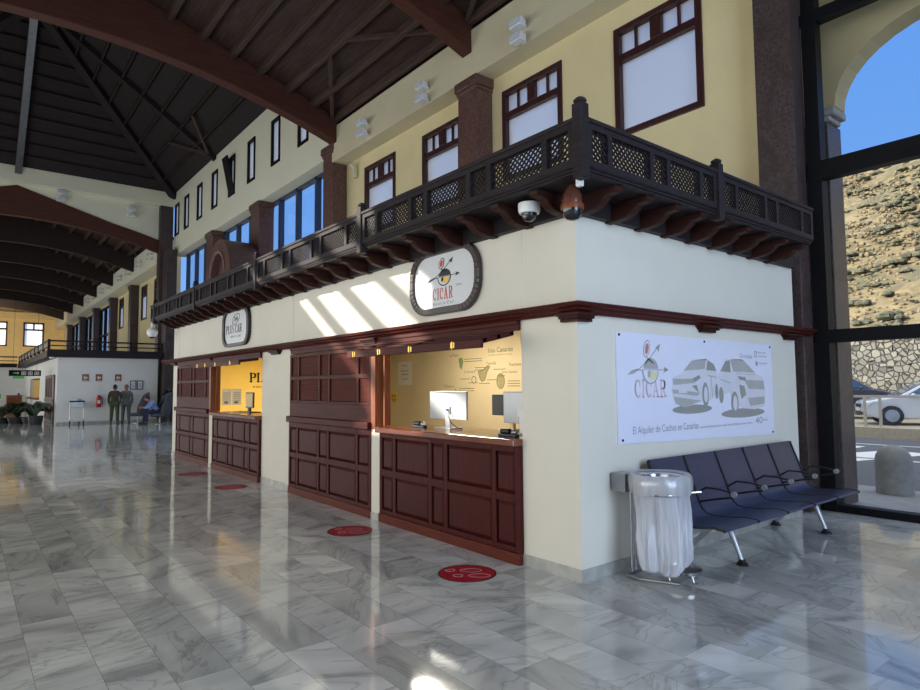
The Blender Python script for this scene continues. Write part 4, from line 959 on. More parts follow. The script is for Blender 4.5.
t = thing('payment_screen', (-1.55, .50, 1.115), 'black screen standing behind the right computer screen', 'screen')
B().box((-1.5, .47, 1.115), (-1.3, .61, 1.14)).obj('base', 'paper', t); B().box((-1.42, .55, 1.14), (-1.36, .59, 1.4)).obj('stand', 'tanwall', t); B().box((-1.66, .52, 1.28), (-1.3, .55, 1.50)).obj('housing', 'plasticblack', t, bev=.008)
def small_device(x, y, label):
    t = thing('desk_device', (x, y, 1.115), label, 'device')
    B().box((x-.12, y-.03, 1.115), (x+.12, y+.03, 1.14)).obj('base', 'plasticblack', t, bev=.006)
    B().tube([(x-.1, y, 1.16), (x+.02, y, 1.165)], .025, 10).obj('barrel', 'plasticblack', t)
    B().ball((x+.08, y, 1.16), (.04, .03, .028)).obj('grip', 'steel', t)
small_device(-2.6, .22, 'small black desk device left of the white screen'); small_device(-.95, .1, 'small black desk device at the right end of the near counter')
t = thing('computer_screen', (-8.7, .42, 1.115), 'black tilted screen on the counter of the yellow kiosk', 'screen')
B().box((-8.9, .3, 1.115), (-8.35, .52, 1.13)).obj('base', 'plasticblack', t); B().box((-8.72, .4, 1.13), (-8.62, .44, 1.28)).obj('stand', 'plasticblack', t)
B().hexa([(-8.76, .37, 1.2), (-8.76, .40, 1.2), (-8.44, .43, 1.2), (-8.44, .40, 1.2), (-8.80, .39, 1.50), (-8.80, .42, 1.50), (-8.48, .45, 1.50), (-8.48, .42, 1.50)]).obj('housing', 'plasticblack', t, bev=.006)
B().hexa([(-8.74, .367, 1.225), (-8.74, .372, 1.225), (-8.46, .398, 1.225), (-8.46, .393, 1.225), (-8.78, .387, 1.475), (-8.78, .392, 1.475), (-8.50, .418, 1.475), (-8.50, .413, 1.475)]).obj('display', 'tanwall', t)
for k, (y0, lb) in enumerate(((1.08, 'left pale printed leaflet on the yellow wall'), (1.33, 'right pale printed leaflet on the yellow wall'))):
    o = B().box((-12.399, y0, 1.16), (-12.39, y0+.23, 1.56)).obj('leaflet', 'pgrey'); tag(o, lb, 'leaflet')
    b = B().on((-12.39, y0, 1.16), Y, Z, .001)
    for j in range(5): b.stroke([(.03, .1+.05*j), (.2, .1+.05*j)], .014)
    b.ell((.1, .06), .06, .03); b.obj('print', 'greyink', o)

# ================================================================== CAMERAS, LAMPS
t = thing('dome_camera', (-.275, -.26, 3.14), 'white dome camera under the balcony corner', 'camera')
B().lathe([(.085, -.09), (.095, -.06), (.095, 0)], (-.275, -.26, 3.14), 24).obj('housing', 'plasticwhite', t, smooth=True, bev=.006)
B().ball((-.275, -.26, 3.05), .068, 18, 12).obj('dome', 'domeglass', t, smooth=True)
B().ball((-.27, -.315, 3.02), .02, 10, 7).obj('lens', 'steel', t, smooth=True)
t = thing('dome_camera', (.2, -.26, 2.89), 'brown teardrop dome camera hanging at the kiosk corner', 'camera')
c = (.2, -.26, 2.89)
B().lathe([(.012, .0), (.05, .012), (.074, .045), (.082, .085)], c, 24).obj('dome', 'domeglass', t, smooth=True)
B().lathe([(.088, .085), (.092, .10), (.09, .125), (.086, .13)], c, 24).obj('collar', 'orangewood', t, smooth=True)
B().lathe([(.084, .13), (.083, .16), (.072, .21), (.05, .255), (.03, .285), (.024, .3)], c, 24).obj('body', 'brownwood', t, smooth=True)
B().box((.18, -.28, 3.185), (.22, -.24, 3.2)).box((.17, -.29, 3.14), (.23, -.23, 3.19)).obj('bracket', 'brownwood', t)
B().box((.40, -.455, 3.07), (.45, -.41, 3.168)).obj('junction_box', 'plasticwhite', t, bev=.01)
def ball_cam(x, y, ztop, label):
    t = thing('dome_camera', (x, y, ztop-.34), label, 'camera')
    B().tube([(x, y, ztop), (x, y, ztop-.12)], .03, 8).obj('stem', 'plasticwhite', t)
    B().lathe([(.07, -.32), (.12, -.24), (.12, -.17), (.07, -.11), (.03, -.1)], (x, y, ztop), 16).obj('housing', 'plasticwhite', t, smooth=True)
    B().lathe([(.01, -.36), (.05, -.35), (.075, -.32)], (x, y, ztop), 16).obj('dome', 'domeglass', t, smooth=True)
ball_cam(-12.62, -.5, 3.13, 'white drop dome camera under the far left end of the lattice balcony')
ball_cam(-29.3, -.95, 3.25, 'white drop dome camera at the corner of the distant white block')
FL = 'twin white floodlights on the eaves band'
def flood(x, y, z, label, grp=None, d='y', s_=1.0):
    t = thing('floodlight', (x, y, z-.1), label, 'floodlight', grp)
    for dz, tl in ((.14, .06), (-.14, -.06)):
        z1 = z+dz*s_; k = s_
        if d == 'y':
            B().box((x-.05*k, y-.08*k, z1-.04*k), (x+.05*k, y, z1+.04*k)).obj('bracket', 'plasticwhite', t)
            lh_ = B().hexa([(x-.15*k, y-.26*k, z1-.07*k), (x+.15*k, y-.26*k, z1-.07*k), (x+.13*k, y-.08*k, z1-.07*k), (x-.13*k, y-.08*k, z1-.07*k), (x-.15*k, y-.24*k, z1+.09*k), (x+.15*k, y-.24*k, z1+.09*k), (x+.13*k, y-.08*k, z1+.07*k), (x-.13*k, y-.08*k, z1+.07*k)])
            lh_ = lh_.obj('lamp_head', 'plasticwhite', t, bev=.015)
            B().box((x-.13*k, y-.275*k, z1-.05*k), (x+.13*k, y-.255*k, z1+.07*k)).obj('lamp_glass', 'lamp', lh_)
        else:
            B().box((x, y-.05*k, z1-.04*k), (x+.08*k, y+.05*k, z1+.04*k)).obj('bracket', 'plasticwhite', t)
            lh_ = B().box((x+.08*k, y-.15*k, z1-.08*k), (x+.26*k, y+.15*k, z1+.08*k)).obj('lamp_head', 'plasticwhite', t, bev=.015)
            B().box((x+.26*k, y-.13*k, z1-.06*k), (x+.275*k, y+.13*k, z1+.06*k)).obj('lamp_glass', 'lamp', lh_)
flood(-4.6, 4.05, 8.18, 'twin white floodlights on the eaves band, nearest and largest, right of the top centre beam')
flood(-7.72, 4.05, 8.2, 'twin white floodlights on the eaves band, middle of the three near ones')
flood(-10.4, 4.05, 8.28, 'twin white floodlights on the eaves band, closest to the foot of the big near beam')
flood(-30.05, -.75, 10.45, 'white floodlight on the far gable, left one', d='x', s_=1.2); flood(-30.05, 2.15, 10.2, 'white floodlight on the far gable, right one', d='x', s_=1.2)
for x in (-32.0, -34.6, -37.6, -40.2, -43.9, -46.6, -50.2, -53): flood(x, 3.6, 8.5, 'small white floodlight in the row along the far eaves band', 'floodlights along the far eaves band', s_=.9)
o = B().tube([(-11.75, 4.45, 7.45), (-11.75, 4.42, 7.75), (-11.75, 4.3, 7.85)], .08, 8).obj('pipe_box', 'beige'); tag(o, 'beige pipe beside the red granite column under the near beam', 'pipe')

# ================================================================== FLOOR STICKERS
def sticker(x, y, label):
    t = thing('floor_sticker', (x, y, .0005), label, 'sticker')
    B().on((x, y, .0005), X, Y, .002).ell((0, 0), .25, .25, n=40).obj('rim', 'ink', t)
    B().on((x, y, .001), X, Y, .0025).ell((0, 0), .239, .239, n=40).obj('disc', 'sticker', t)
    b = B().on((x, y, .003), X, Y, .001)
    for sg in (-1, 1):
        ox = sg*.06
        sole = [(ox+.042*math.cos(a)*(1.0 if math.sin(a) > 0 else .9), .055+.075*math.sin(a)) for a in [2*PI*i/20 for i in range(20)]]
        heel = [(ox+.03*math.cos(a), -.085+(.04*math.sin(a) if math.sin(a) < 0 else .025*math.sin(a))) for a in [2*PI*i/14 for i in range(14)]]
        rot = lambda p: (1.22*(p[0]*math.cos(-.7)-p[1]*math.sin(-.7)), 1.22*(p[0]*math.sin(-.7)+p[1]*math.cos(-.7)))
        b.stroke([rot((p[0]+0, p[1]+sg*.03)) for p in sole], .009, closed=True); b.stroke([rot((p[0], p[1]+sg*.03)) for p in heel], .009, closed=True)
        b.obj('footprint', 'stickerwhite', t); b = B().on((x, y, .003), X, Y, .001)
sticker(-.80, -.545, 'round red floor sticker with footprints nearest the camera, before the near counter')
sticker(-2.835, -.556, 'round red floor sticker with footprints, second nearest, before the narrow white post')
sticker(-6.795, -.55, 'round red floor sticker before the wide pillar between the two counters')
sticker(-8.79, -.58, 'round red floor sticker farthest away before the yellow kiosk')

# ================================================================== BENCH
t = thing('waiting_bench', (.45, 2.2, 0), 'five seat dark blue grey waiting bench with armrests against the side wall under the poster', 'bench')
b0, b1, NS = .80, 3.60, 5; sw = (b1-b0)/NS
prof = [(.80, .425), (.79, .437), (.70, .445), (.55, .425), (.40, .415), (.325, .425), (.28, .46), (.245, .53), (.20, .66), (.15, .79), (.108, .905), (.103, .93)]
for k in range(NS):
    y0, y1 = b0+k*sw+.012, b0+(k+1)*sw-.012
    def shell(pp, nm, mt):
        th = .018; b = B(); n = len(pp); vs = []
        for y in (y0, y1):
            vs += [(x, y, z) for x, z in pp]
            for i, (x, z) in enumerate(pp):
                d = (Vector(pp[min(n-1, i+1)])-Vector(pp[max(0, i-1)])).normalized(); vs.append((x-th*d.y, y, z+th*d.x))
        N2 = 2*n; fs = []
        for i in range(n-1):
            fs += [(i, i+1, N2+i+1, N2+i), (n+i, N2+n+i, N2+n+i+1, n+i+1)]
            fs += [(i, n+i, n+i+1, i+1), (N2+i, N2+i+1, N2+n+i+1, N2+n+i)]
        fs += [(0, N2, N2+n, n), (n-1, 2*n-1, N2+2*n-1, N2+n-1)]
        return b.add(vs, fs).obj(nm, mt, t, smooth=True)
    shell(prof[:7], 'seat', 'seat'); shell(prof[6:], 'backrest', 'seat')
# black joints between the seats and end trims
for k in range(NS+1):
    y = b0+k*sw
    b = B()
    for (xA, zA), (xB, zB) in zip(prof, prof[1:]): b.beam((xA, y, zA-.006), (xB, y, zB-.006), .022, .022, (0, 1, 0))
    b.obj('seat_rib', 'rubber', t)
B().box((.40, b0+.05, .33), (.47, b1+.02, .40)).obj('cross_beam', 'alu', t, bev=.008)
B().box((.40, b1+.02, .335), (.50, b1+.10, .395)).obj('beam_end', 'plasticwhite', t)
sb_ = B().box((.47, 1.55, .33), (.50, 1.72, .38)).obj('socket_box', 'plasticwhite', t)
B().box((.5, 1.57, .34), (.502, 1.62, .37)).box((.5, 1.65, .34), (.502, 1.70, .37)).obj('socket_hole', 'plasticblack', sb_)
for y in (1.45, 3.25):
    B().tube([(.43, y, .36), (.47, y, .34), (.52, y, .22), (.585, y, .05)], [.03, .032, .024, .02], 10).tube([(.43, y, .36), (.36, y, .34), (.22, y, .2), (.07, y, .05)], [.03, .032, .024, .02], 10).obj('leg', 'alu', t, smooth=True)
    for x in (.59, .065): B().lathe([(.035, 0), (.035, .02), (.022, .035), (.02, .055)], (x, y, 0), 14, 1.5, 1).obj('foot', 'rubber', t)
for k in range(1, NS+1):
    y = b0+k*sw
    ar_ = B().tube([(.235, y, .60), (.32, y, .655), (.45, y, .655), (.58, y, .635), (.59, y, .615), (.56, y, .595), (.42, y, .565), (.255, y, .52)], .009, 8).obj('armrest', 'rubber', t)
    B().tube([(.585, y-.012, .625), (.585, y+.012, .625)], .026, 12).obj('armrest_cap', 'alu', ar_)

# ================================================================== BIN STAND
bx, by = .36, .58
t = thing('bin_stand', (bx, by, 0), 'steel bin stand with a clear bag hanging open beside the bench', 'bin')
def circ(r, z, n=28, a0=0, a1=2*PI): return [(bx+r*math.cos(a0+(a1-a0)*i/n), by+r*math.sin(a0+(a1-a0)*i/n), z) for i in range(n+1)]
b = B()
for y in (by-.17, by-.12): b.tube([(bx-.17, y, .06), (bx-.17, y, .83)], .009, 8)
b.obj('upright', 'steel', t)
B().tube([(bx-.2, by-.2, .03), (bx-.05, by-.22, .03), (bx+.22, by-.1, .03)], .012, 8).tube([(bx-.2, by-.2, .03), (bx-.2, by+.05, .03), (bx+.16, by+.16, .03)], .012, 8).obj('foot_frame', 'steel', t)
ft_ = B().lathe([(.13, .07), (.15, .075), (.155, .1), (.145, .1), (.14, .085)], (bx+.12, by+.1, 0), 24).obj('foot_tray', 'chrome', t, smooth=True)
b = B()
for dx, dy in ((.22, .07), (.14, .21), (.06, -.02)): b.tube([(bx+dx, by+dy, .08), (bx+dx+.02, by+dy, .012), (bx+dx+.05, by+dy, .012)], .008, 6)
b.obj('tray_leg', 'steel', ft_)
B().tube(circ(.235, .715), .011, 8).tube([(bx+.2, by+.13, .715), (bx+.25, by+.2, .72)], .012, 6).obj('lower_ring', 'chrome', t, smooth=True)
B().lathe([(.235, .73), (.243, .77), (.243, .82), (.225, .845), (.15, .85), (.13, .84), (.13, .825)], (bx, by, 0), 32).obj('top_ring', 'chrome', t, smooth=True)
B().box((bx-.34, by-.2, .70), (bx-.2, by-.06, .85)).obj('bracket_plate', 'steel', t)
# the bag: cuff folded over the ring and the hanging sack
def sack(rows, nm, seed):
    rg = random.Random(seed); n = 120; ph = [rg.uniform(0, 6.28) for _ in range(6)]; vs = []
    for (z, r, cx_, cy_, amp) in rows:
        for j in range(n):
            a = 2*PI*j/n; rr_ = r*(1+amp*(.8*math.sin(5*a+ph[0]+z*2)+.6*math.sin(11*a+ph[1]+z*3)+.55*math.sin(19*a+ph[2]-z*4)+.35*math.sin(27*a+ph[4]))/2.2)
            vs.append((bx+cx_+rr_*math.cos(a), by+cy_+rr_*math.sin(a), z+.015*math.sin(3*a+ph[3])*amp*4))
    m_ = len(rows); fs = [(k*n+j, k*n+(j+1) % n, (k+1)*n+(j+1) % n, (k+1)*n+j) for k in range(m_-1) for j in range(n)]
    if rows[-1][0] < .4: fs.append(tuple((m_-1)*n+j for j in range(n)))
    b = B().add(vs, fs).obj(nm, 'bag', t, smooth=True); return b
sack([(.855, .19, 0, 0, .02), (.865, .235, 0, 0, .03), (.84, .256, 0, 0, .03), (.79, .26, 0, 0, .05), (.74, .254, 0, 0, .08), (.71, .25, 0, 0, .08)], 'bag_cuff', 3)
sack([(.72, .222, 0, 0, .04), (.66, .218, .0, .0, .08), (.55, .21, .01, -.0, .15), (.45, .205, .02, -.01, .2), (.35, .205, .03, -.03, .23), (.25, .20, .05, -.05, .25), (.17, .19, .06, -.07, .27), (.12, .16, .07, -.1, .28), (.10, .10, .08, -.12, .25)], 'bag', 5)

# ================================================================== THE DISTANT WHITE BLOCK
QX, QY = -29.5, -.7
b = B().box((-48, QY, 2.2), (QX, 3.44, 3.0)).box((QX-.12, QY, 0), (QX, 3.44, 2.2)).box((-30.2, QY, 0), (QX-.12, QY+.15, 2.2)).box((-37.6, QY, 0), (-34.2, QY+.15, 2.2)).box((-48, QY, 0), (-43.8, QY+.15, 2.2)).box((-43.8, QY+.15, 0), (-37.6, QY+.15+.01, 1.0)).box((-43.8, QY+2, 0), (-37.6, QY+2.1, 2.2))
struct(b.obj('wall_block', 'white'), 'white block of offices beyond the passage', 'wall')
struct(B().box((QX, QY, 0), (QX+.012, 3.55, .1)).obj('baseboard_block', 'skirt'), 'grey skirting of the distant white block', 'baseboard')
struct(B().box((-48.3, -9, 0), (-48, QY+.2, 3.05)).obj('wall_cross', 'white'), 'white cross wall at the far left', 'wall')
o = B().box((-34.1, QY-.05, 0), (-30.3, QY+.1, 2.25)).box((-34.1, QY-.08, 1.0), (-30.3, QY-.05, 1.1)).obj('door_block', 'darkdoor', bev=.01); struct(o, 'dark timber folding door on the front of the distant white block', 'door')
for x in (-33.4, -32.4, -31.4): B().box((x-.35, QY-.07, 1.2), (x+.35, QY-.05, 2.1)).box((x-.35, QY-.07, .15), (x+.35, QY-.05, .9)).obj('door_panel', 'mahogany_v', o)
o = B().box((-43.8, QY-.15, 1.0), (-37.6, QY+.5, 1.1)).obj('counter_top', 'counterwood'); tag(o, 'timber counter top of the far white block', 'counter')
# its balcony
t = thing('timber_balcony', (QX, QY, 3.0), 'plain dark timber balcony round the top of the distant white block', 'balcony')
B().box((-48, QY-.45, 3.0), (QX+.45, QY, 3.3)).box((QX, QY, 3.0), (QX+.45, 3.55, 3.3)).obj('deck', 'balcony', t)
for i in range(9):
    x = QX+.4-i*2.25; B().box((x-.06, QY-.44, 3.3), (x+.06, QY-.34, 3.78)).obj('post', 'balcony', t)
B().box((-48, QY-.43, 3.68), (QX+.44, QY-.35, 3.75)).box((-48, QY-.42, 3.42), (QX+.44, QY-.37, 3.46)).obj('front_rail', 'balcony', t)
x = QX+.2
while x > -47.8:
    B().box((x-.03, QY-.41, 3.46), (x+.03, QY-.38, 3.68)).obj('baluster', 'guard', t, label='pale baluster'); x -= .3
B().box((QX+.36, QY-.4, 3.68), (QX+.44, 3.55, 3.75)).box((QX+.38, QY-.4, 3.48), (QX+.42, 3.55, 3.53)).box((QX+.38, QY-.4, 3.3), (QX+.42, 3.55, 3.34)).obj('side_rail', 'balcony', t)
for y in (.75, 2.15, 3.5): B().box((QX+.36, y-.05, 3.3), (QX+.44, y+.05, 3.7)).obj('post', 'balcony', t)
t = thing('timber_balcony', (-48, -4, 3.05), 'dark timber balcony on the cross wall at the far left edge', 'balcony')
B().box((-48, -9, 3.05), (-47.6, QY-.5, 3.3)).obj('deck', 'balcony', t); B().box((-47.7, -9, 3.7), (-47.6, QY-.5, 3.78)).box((-47.7, -9, 3.45), (-47.6, QY-.5, 3.5)).obj('rail', 'balcony', t)
# notices
for y, lb in ((.39, 'left of three small orange brown notices on the distant white wall'), (.93, 'middle of three small orange brown notices on the distant white wall'), (1.72, 'right of three small orange brown notices on the distant white wall, over the two men')):
    o = B().box((QX+.001, y-.13, 1.93), (QX+.02, y+.13, 2.25)).obj('wall_notice', 'pictdark'); tag(o, lb, 'notice')
    fd_ = B().box((QX+.02, y-.1, 2.02), (QX+.024, y+.1, 2.2)).obj('field', 'pict', o)
    b = B().on((QX+.024, y, 2.02), Y, Z, .002); b.ell((-.03, .12), .02, .025); b.poly([(-.06, .02), (0, .02), (0, .09), (-.06, .09)]); b.poly([(.02, .04), (.07, .04), (.07, .1), (.02, .1)]); b.poly([(-.09, -.06), (.09, -.06), (.09, -.035), (-.09, -.035)]); b.obj('pictogram', 'paper', fd_)
for y, lb in ((2.36, 'left of two dark framed notices on the distant white wall'), (2.66, 'right of two dark framed notices on the distant white wall')):
    o = B().box((QX+.001, y-.13, 1.53), (QX+.03, y+.13, 1.96)).obj('framed_notice', 'blackmetal'); tag(o, lb, 'notice')
    sh_ = B().box((QX+.03, y-.1, 1.57), (QX+.034, y+.1, 1.92)).obj('sheet', 'signface', o)
    b = B().on((QX+.034, y, 1.57), Y, Z, .002)
    for j in range(5): b.stroke([(-.07, .08+.045*j), (.07, .08+.045*j)], .014)
    b.obj('lettering', 'plasticblue', sh_)
t = thing('fire_extinguisher', (QX+.1, .93, .72), 'red fire extinguisher hung on the distant white wall', 'extinguisher')
B().lathe([(.08, 0), (.1, .03), (.1, .4), (.06, .47), (.03, .5)], (QX+.13, .93, .74), 16).obj('cylinder', 'redpaint', t, smooth=True)
B().box((QX+.1, .86, 1.23), (QX+.16, 1.02, 1.27)).tube([(QX+.13, .93, 1.22), (QX+.13, .93, 1.3)], .025, 8).obj('valve', 'plasticblack', t)
B().tube([(QX+.13, .98, 1.25), (QX+.14, 1.08, 1.1), (QX+.13, 1.08, .85)], .014, 6).obj('hose', 'rubber', t)
B().box((QX+.0, .85, .9), (QX+.04, 1.01, .96)).obj('bracket', 'plasticblack', t); B().box((QX+.225, .88, .9), (QX+.232, .98, 1.06)).obj('instruction_label', 'paper', t)
o = B().box((QX+.001, .1, 1.0), (QX+.03, .26, 1.14)).obj('wall_socket', 'steel', bev=.005); tag(o, 'small grey socket box on the distant white wall over the trolley', 'socket')
# luggage trolley
tx, ty = -28.9, .05
t = thing('luggage_trolley', (tx, ty, 0), 'light metal luggage trolley parked at the distant white wall', 'trolley')
b = B()
for y in (ty-.26, ty+.26): b.tube([(tx-.2, y, .16), (tx-.25, y, .5), (tx-.3, y, .98), (tx-.2, y, 1.02)], .018, 6)
b.obj('back_frame', 'steel', t)
B().tube([(tx-.2, ty-.3, 1.02), (tx-.2, ty+.3, 1.02)], .03, 8).obj('handle_bar', 'plasticblack', t)
B().box((tx-.3, ty-.24, .78), (tx-.1, ty+.24, .98)).obj('basket_plate', 'alu', t)
B().tube([(tx-.2, ty-.26, .16), (tx+.5, ty-.2, .2), (tx+.55, ty, .2), (tx+.5, ty+.2, .2), (tx-.2, ty+.26, .16)], .02, 6).tube([(tx-.2, ty, .17), (tx+.55, ty, .2)], .015, 6).obj('base_frame', 'steel', t)
for x, y in ((tx-.2, ty-.27), (tx-.2, ty+.27), (tx+.5, ty)): B().tube([(x, y-.02, .08), (x, y+.02, .08)], .08, 14).obj('wheel', 'rubber', t)
# hanging sign
t = thing('hanging_sign', (-33, -1.65, 2.2), 'black hanging sign with white arrow and pictograms at the far left', 'sign')
B().box((-33.05, -2.3, 2.22), (-32.95, -1.03, 2.5)).obj('panel', 'blackmetal', t)
for y in (-2.15, -1.2): B().tube([(-33, y, 2.5), (-33, y, 10.85)], .006, 6).obj('hanger', 'blackmetal', t)
b = B().on((-32.949, -2.3, 2.22), Y, Z, .002)
b.stroke([(.18, .14), (.36, .14)], .03); b.poly([(.4, .14), (.33, .2), (.33, .08)])
for x in (.5, .76, 1.02): b.stroke([(x, .06), (x, .2), (x+.16, .2), (x+.16, .06)], .03, closed=True); b.ell((x+.08, .13), .04, .04)
b.obj('pictogram', 'paper', t)
B().box((-33.04, -2.14, 2.1), (-32.96, -1.7, 2.215)).obj('green_strip', 'signgreen', t)
# far left counter things
t = thing('reception_desk', (-46.5, -1.0, 0), 'small brown desk at the far left beyond the plants', 'desk')
B().box((-46.9, -1.75, 0), (-46.1, -.95, 1.15)).obj('body', 'orangewood', t); B().box((-46.95, -1.8, 1.15), (-46.05, -.9, 1.2)).obj('desk_top', 'counterwood', t)
t = thing('desk_monitor', (-46.4, -1.1, 1.2), 'small screen on the brown desk at the far left', 'screen'); B().box((-46.42, -1.3, 1.32), (-46.38, -.95, 1.62)).obj('housing', 'plasticwhite', t); B().box((-46.5, -1.18, 1.2), (-46.3, -1.06, 1.33)).obj('stand', 'plasticblack', t)
t = thing('info_counter', (-44, -2.6, 0), 'white counter with a green top panel at the left edge', 'counter')
B().box((-44.4, -3.4, 0), (-43.6, -2.15, .95)).obj('body', 'white', t); B().box((-43.59, -3.4, .98), (-43.55, -2.15, 1.3)).obj('green_panel', 'signgreen', t); B().box((-44.4, -3.4, .95), (-43.5, -2.1, 1.0)).obj('top', 'plasticwhite', t)

# plants
def plant(x, y, n, h, spread, label, pot=(.35, .3), w_=.12, mt='leaf', seed=1, z0=0):
    rg = random.Random(seed); t = thing('potted_plant', (x, y, z0), label, 'plant')
    B().lathe([(pot[0]*.8, 0), (pot[0], pot[1]*.9), (pot[0], pot[1]), (pot[0]*.85, pot[1])], (x, y, z0), 18).obj('pot', 'pot', t, smooth=True)
    b = B()
    for i in range(n):
        a = rg.uniform(0, 2*PI); r = spread*rg.uniform(.45, 1); hh = h*rg.uniform(.55, 1.0); d = Vector((math.cos(a), math.sin(a), 0)); sd = Vector((-d.y, d.x, 0)); base = Vector((x, y, z0+pot[1]*.9)); K = 7; P = []
        for k in range(K+1):
            s_ = k/K; c = base+d*r*s_+Vector((0, 0, hh*(1.7*s_-.95*s_*s_*(1+.5*r/spread)))); ww = w_*math.sin(PI*min(1, .12+s_*.88))**.7*(.6 if k == 0 else 1)
            if k == K: ww = .004
            P += [c-sd*ww, c+Vector((0, 0, -.02)), c+sd*ww]
        b.add(P, [f_ for k in range(K) for f_ in ((k*3, k*3+1, k*3+4, k*3+3), (k*3+1, k*3+2, k*3+5, k*3+4))])
    o = b.obj('foliage', mt, t); md = o.modifiers.new('solid', 'SOLIDIFY'); md.thickness = .008
    return t
plant(-31.2, -1.45, 60, 1.15, .8, 'bushy dark plant before the dark folding door, right one of the far left group', (.4, .28), .11, 'leaf', 2)
plant(-32.1, -1.95, 64, 1.25, .85, 'bushy dark plant in the middle of the far left group', (.4, .28), .11, 'leaf', 3)
plant(-32.8, -2.5, 40, .95, .7, 'dark spiky plant at the left end of the far left group', (.36, .26), .09, 'leaf2', 4)
plant(-30.1, -1.4, 9, 1.3, .9, 'tall thin plant with one long drooping leaf by the white block corner', (.3, .4), .11, 'leaf2', 11)
plant(-28.2, 3.75, 26, 1.3, .6, 'dark leafy plant behind the armchairs by the kiosk pillar', (.3, .9), .09, 'leaf', 6)

# wing armchairs
def egg_chair(x, y, rz, label):
    t = thing('wing_armchair', (x, y, 0), label, 'armchair'); t.rotation_euler = (0, 0, rz)
    def put(b, nm, mt, **k): o = b.obj(nm, mt, None, loc=(0, 0, 0), **k); o.parent = t; return o
    n, m_ = 16, 10; vs = []
    for k in range(m_+1):          # back shell opening towards +x
        s_ = k/m_; z = .34+1.06*s_; ra = .40-.06*s_+.04*math.sin(PI*s_); wide = 1.75-.75*max(0, s_-.45)-.35*max(0, .3-s_)
        for j in range(n+1):
            a = PI-wide+2*wide*j/n; vs.append((ra*math.cos(a)-.12*s_, ra*math.sin(a)*.95, z-.14*(abs(j/n-.5)*2)**2*s_))
    fs = [(k*(n+1)+j, k*(n+1)+j+1, (k+1)*(n+1)+j+1, (k+1)*(n+1)+j) for k in range(m_) for j in range(n)]
    o = put(B().add(vs, fs), 'back_shell', 'armchair', smooth=True); md = o.modifiers.new('solid', 'SOLIDIFY'); md.thickness = .06
    put(B().lathe([(.3, .32), (.37, .36), (.37, .42), (.33, .46), (.05, .47)], (0.04, 0, 0), 20), 'seat_cushion', 'armchair', smooth=True)
    put(B().tube([(0, 0, .03), (0, 0, .33)], .03, 10), 'stem', 'steel', smooth=True); put(B().lathe([(.3, 0), (.3, .012), (.05, .035)], (0, 0, 0), 24), 'base', 'steel', smooth=True)
    return t
egg_chair(-28.2, 2.35, -PI*.55, 'charcoal wing armchair standing empty beside the two men')
egg_chair(-26.75, 2.95, -PI*.5, 'charcoal wing armchair in which the man in the light blue shirt sits')

# ------------------------------------------------------------------ people
def skin(verts, edges, radii, name, mt, parent, extra=None, lvl=2):
    me = bpy.data.meshes.new('s'); me.from_pydata(verts, edges, []); ob = bpy.data.objects.new('s', me); COL.objects.link(ob)
    md = ob.modifiers.new('skin', 'SKIN'); md.use_smooth_shade = True
    for i, sv in enumerate(me.skin_vertices[0].data):
        r = radii[i]; sv.radius = (r, r) if not isinstance(r, tuple) else r; sv.use_root = (i == 0)
    ss = ob.modifiers.new('sub', 'SUBSURF'); ss.levels = lvl; ss.render_levels = lvl
    dg = bpy.context.evaluated_depsgraph_get(); dg.update()
    m2 = bpy.data.meshes.new_from_object(ob.evaluated_get(dg)); bpy.data.objects.remove(ob)
    b = B().add([v.co[:] for v in m2.vertices], [tuple(p.vertices) for p in m2.polygons])
    if extra: extra(b)
    bpy.data.meshes.remove(m2)
    o = b.obj(name, mt, None, loc=(0, 0, 0), smooth=True); o.parent = parent; return o
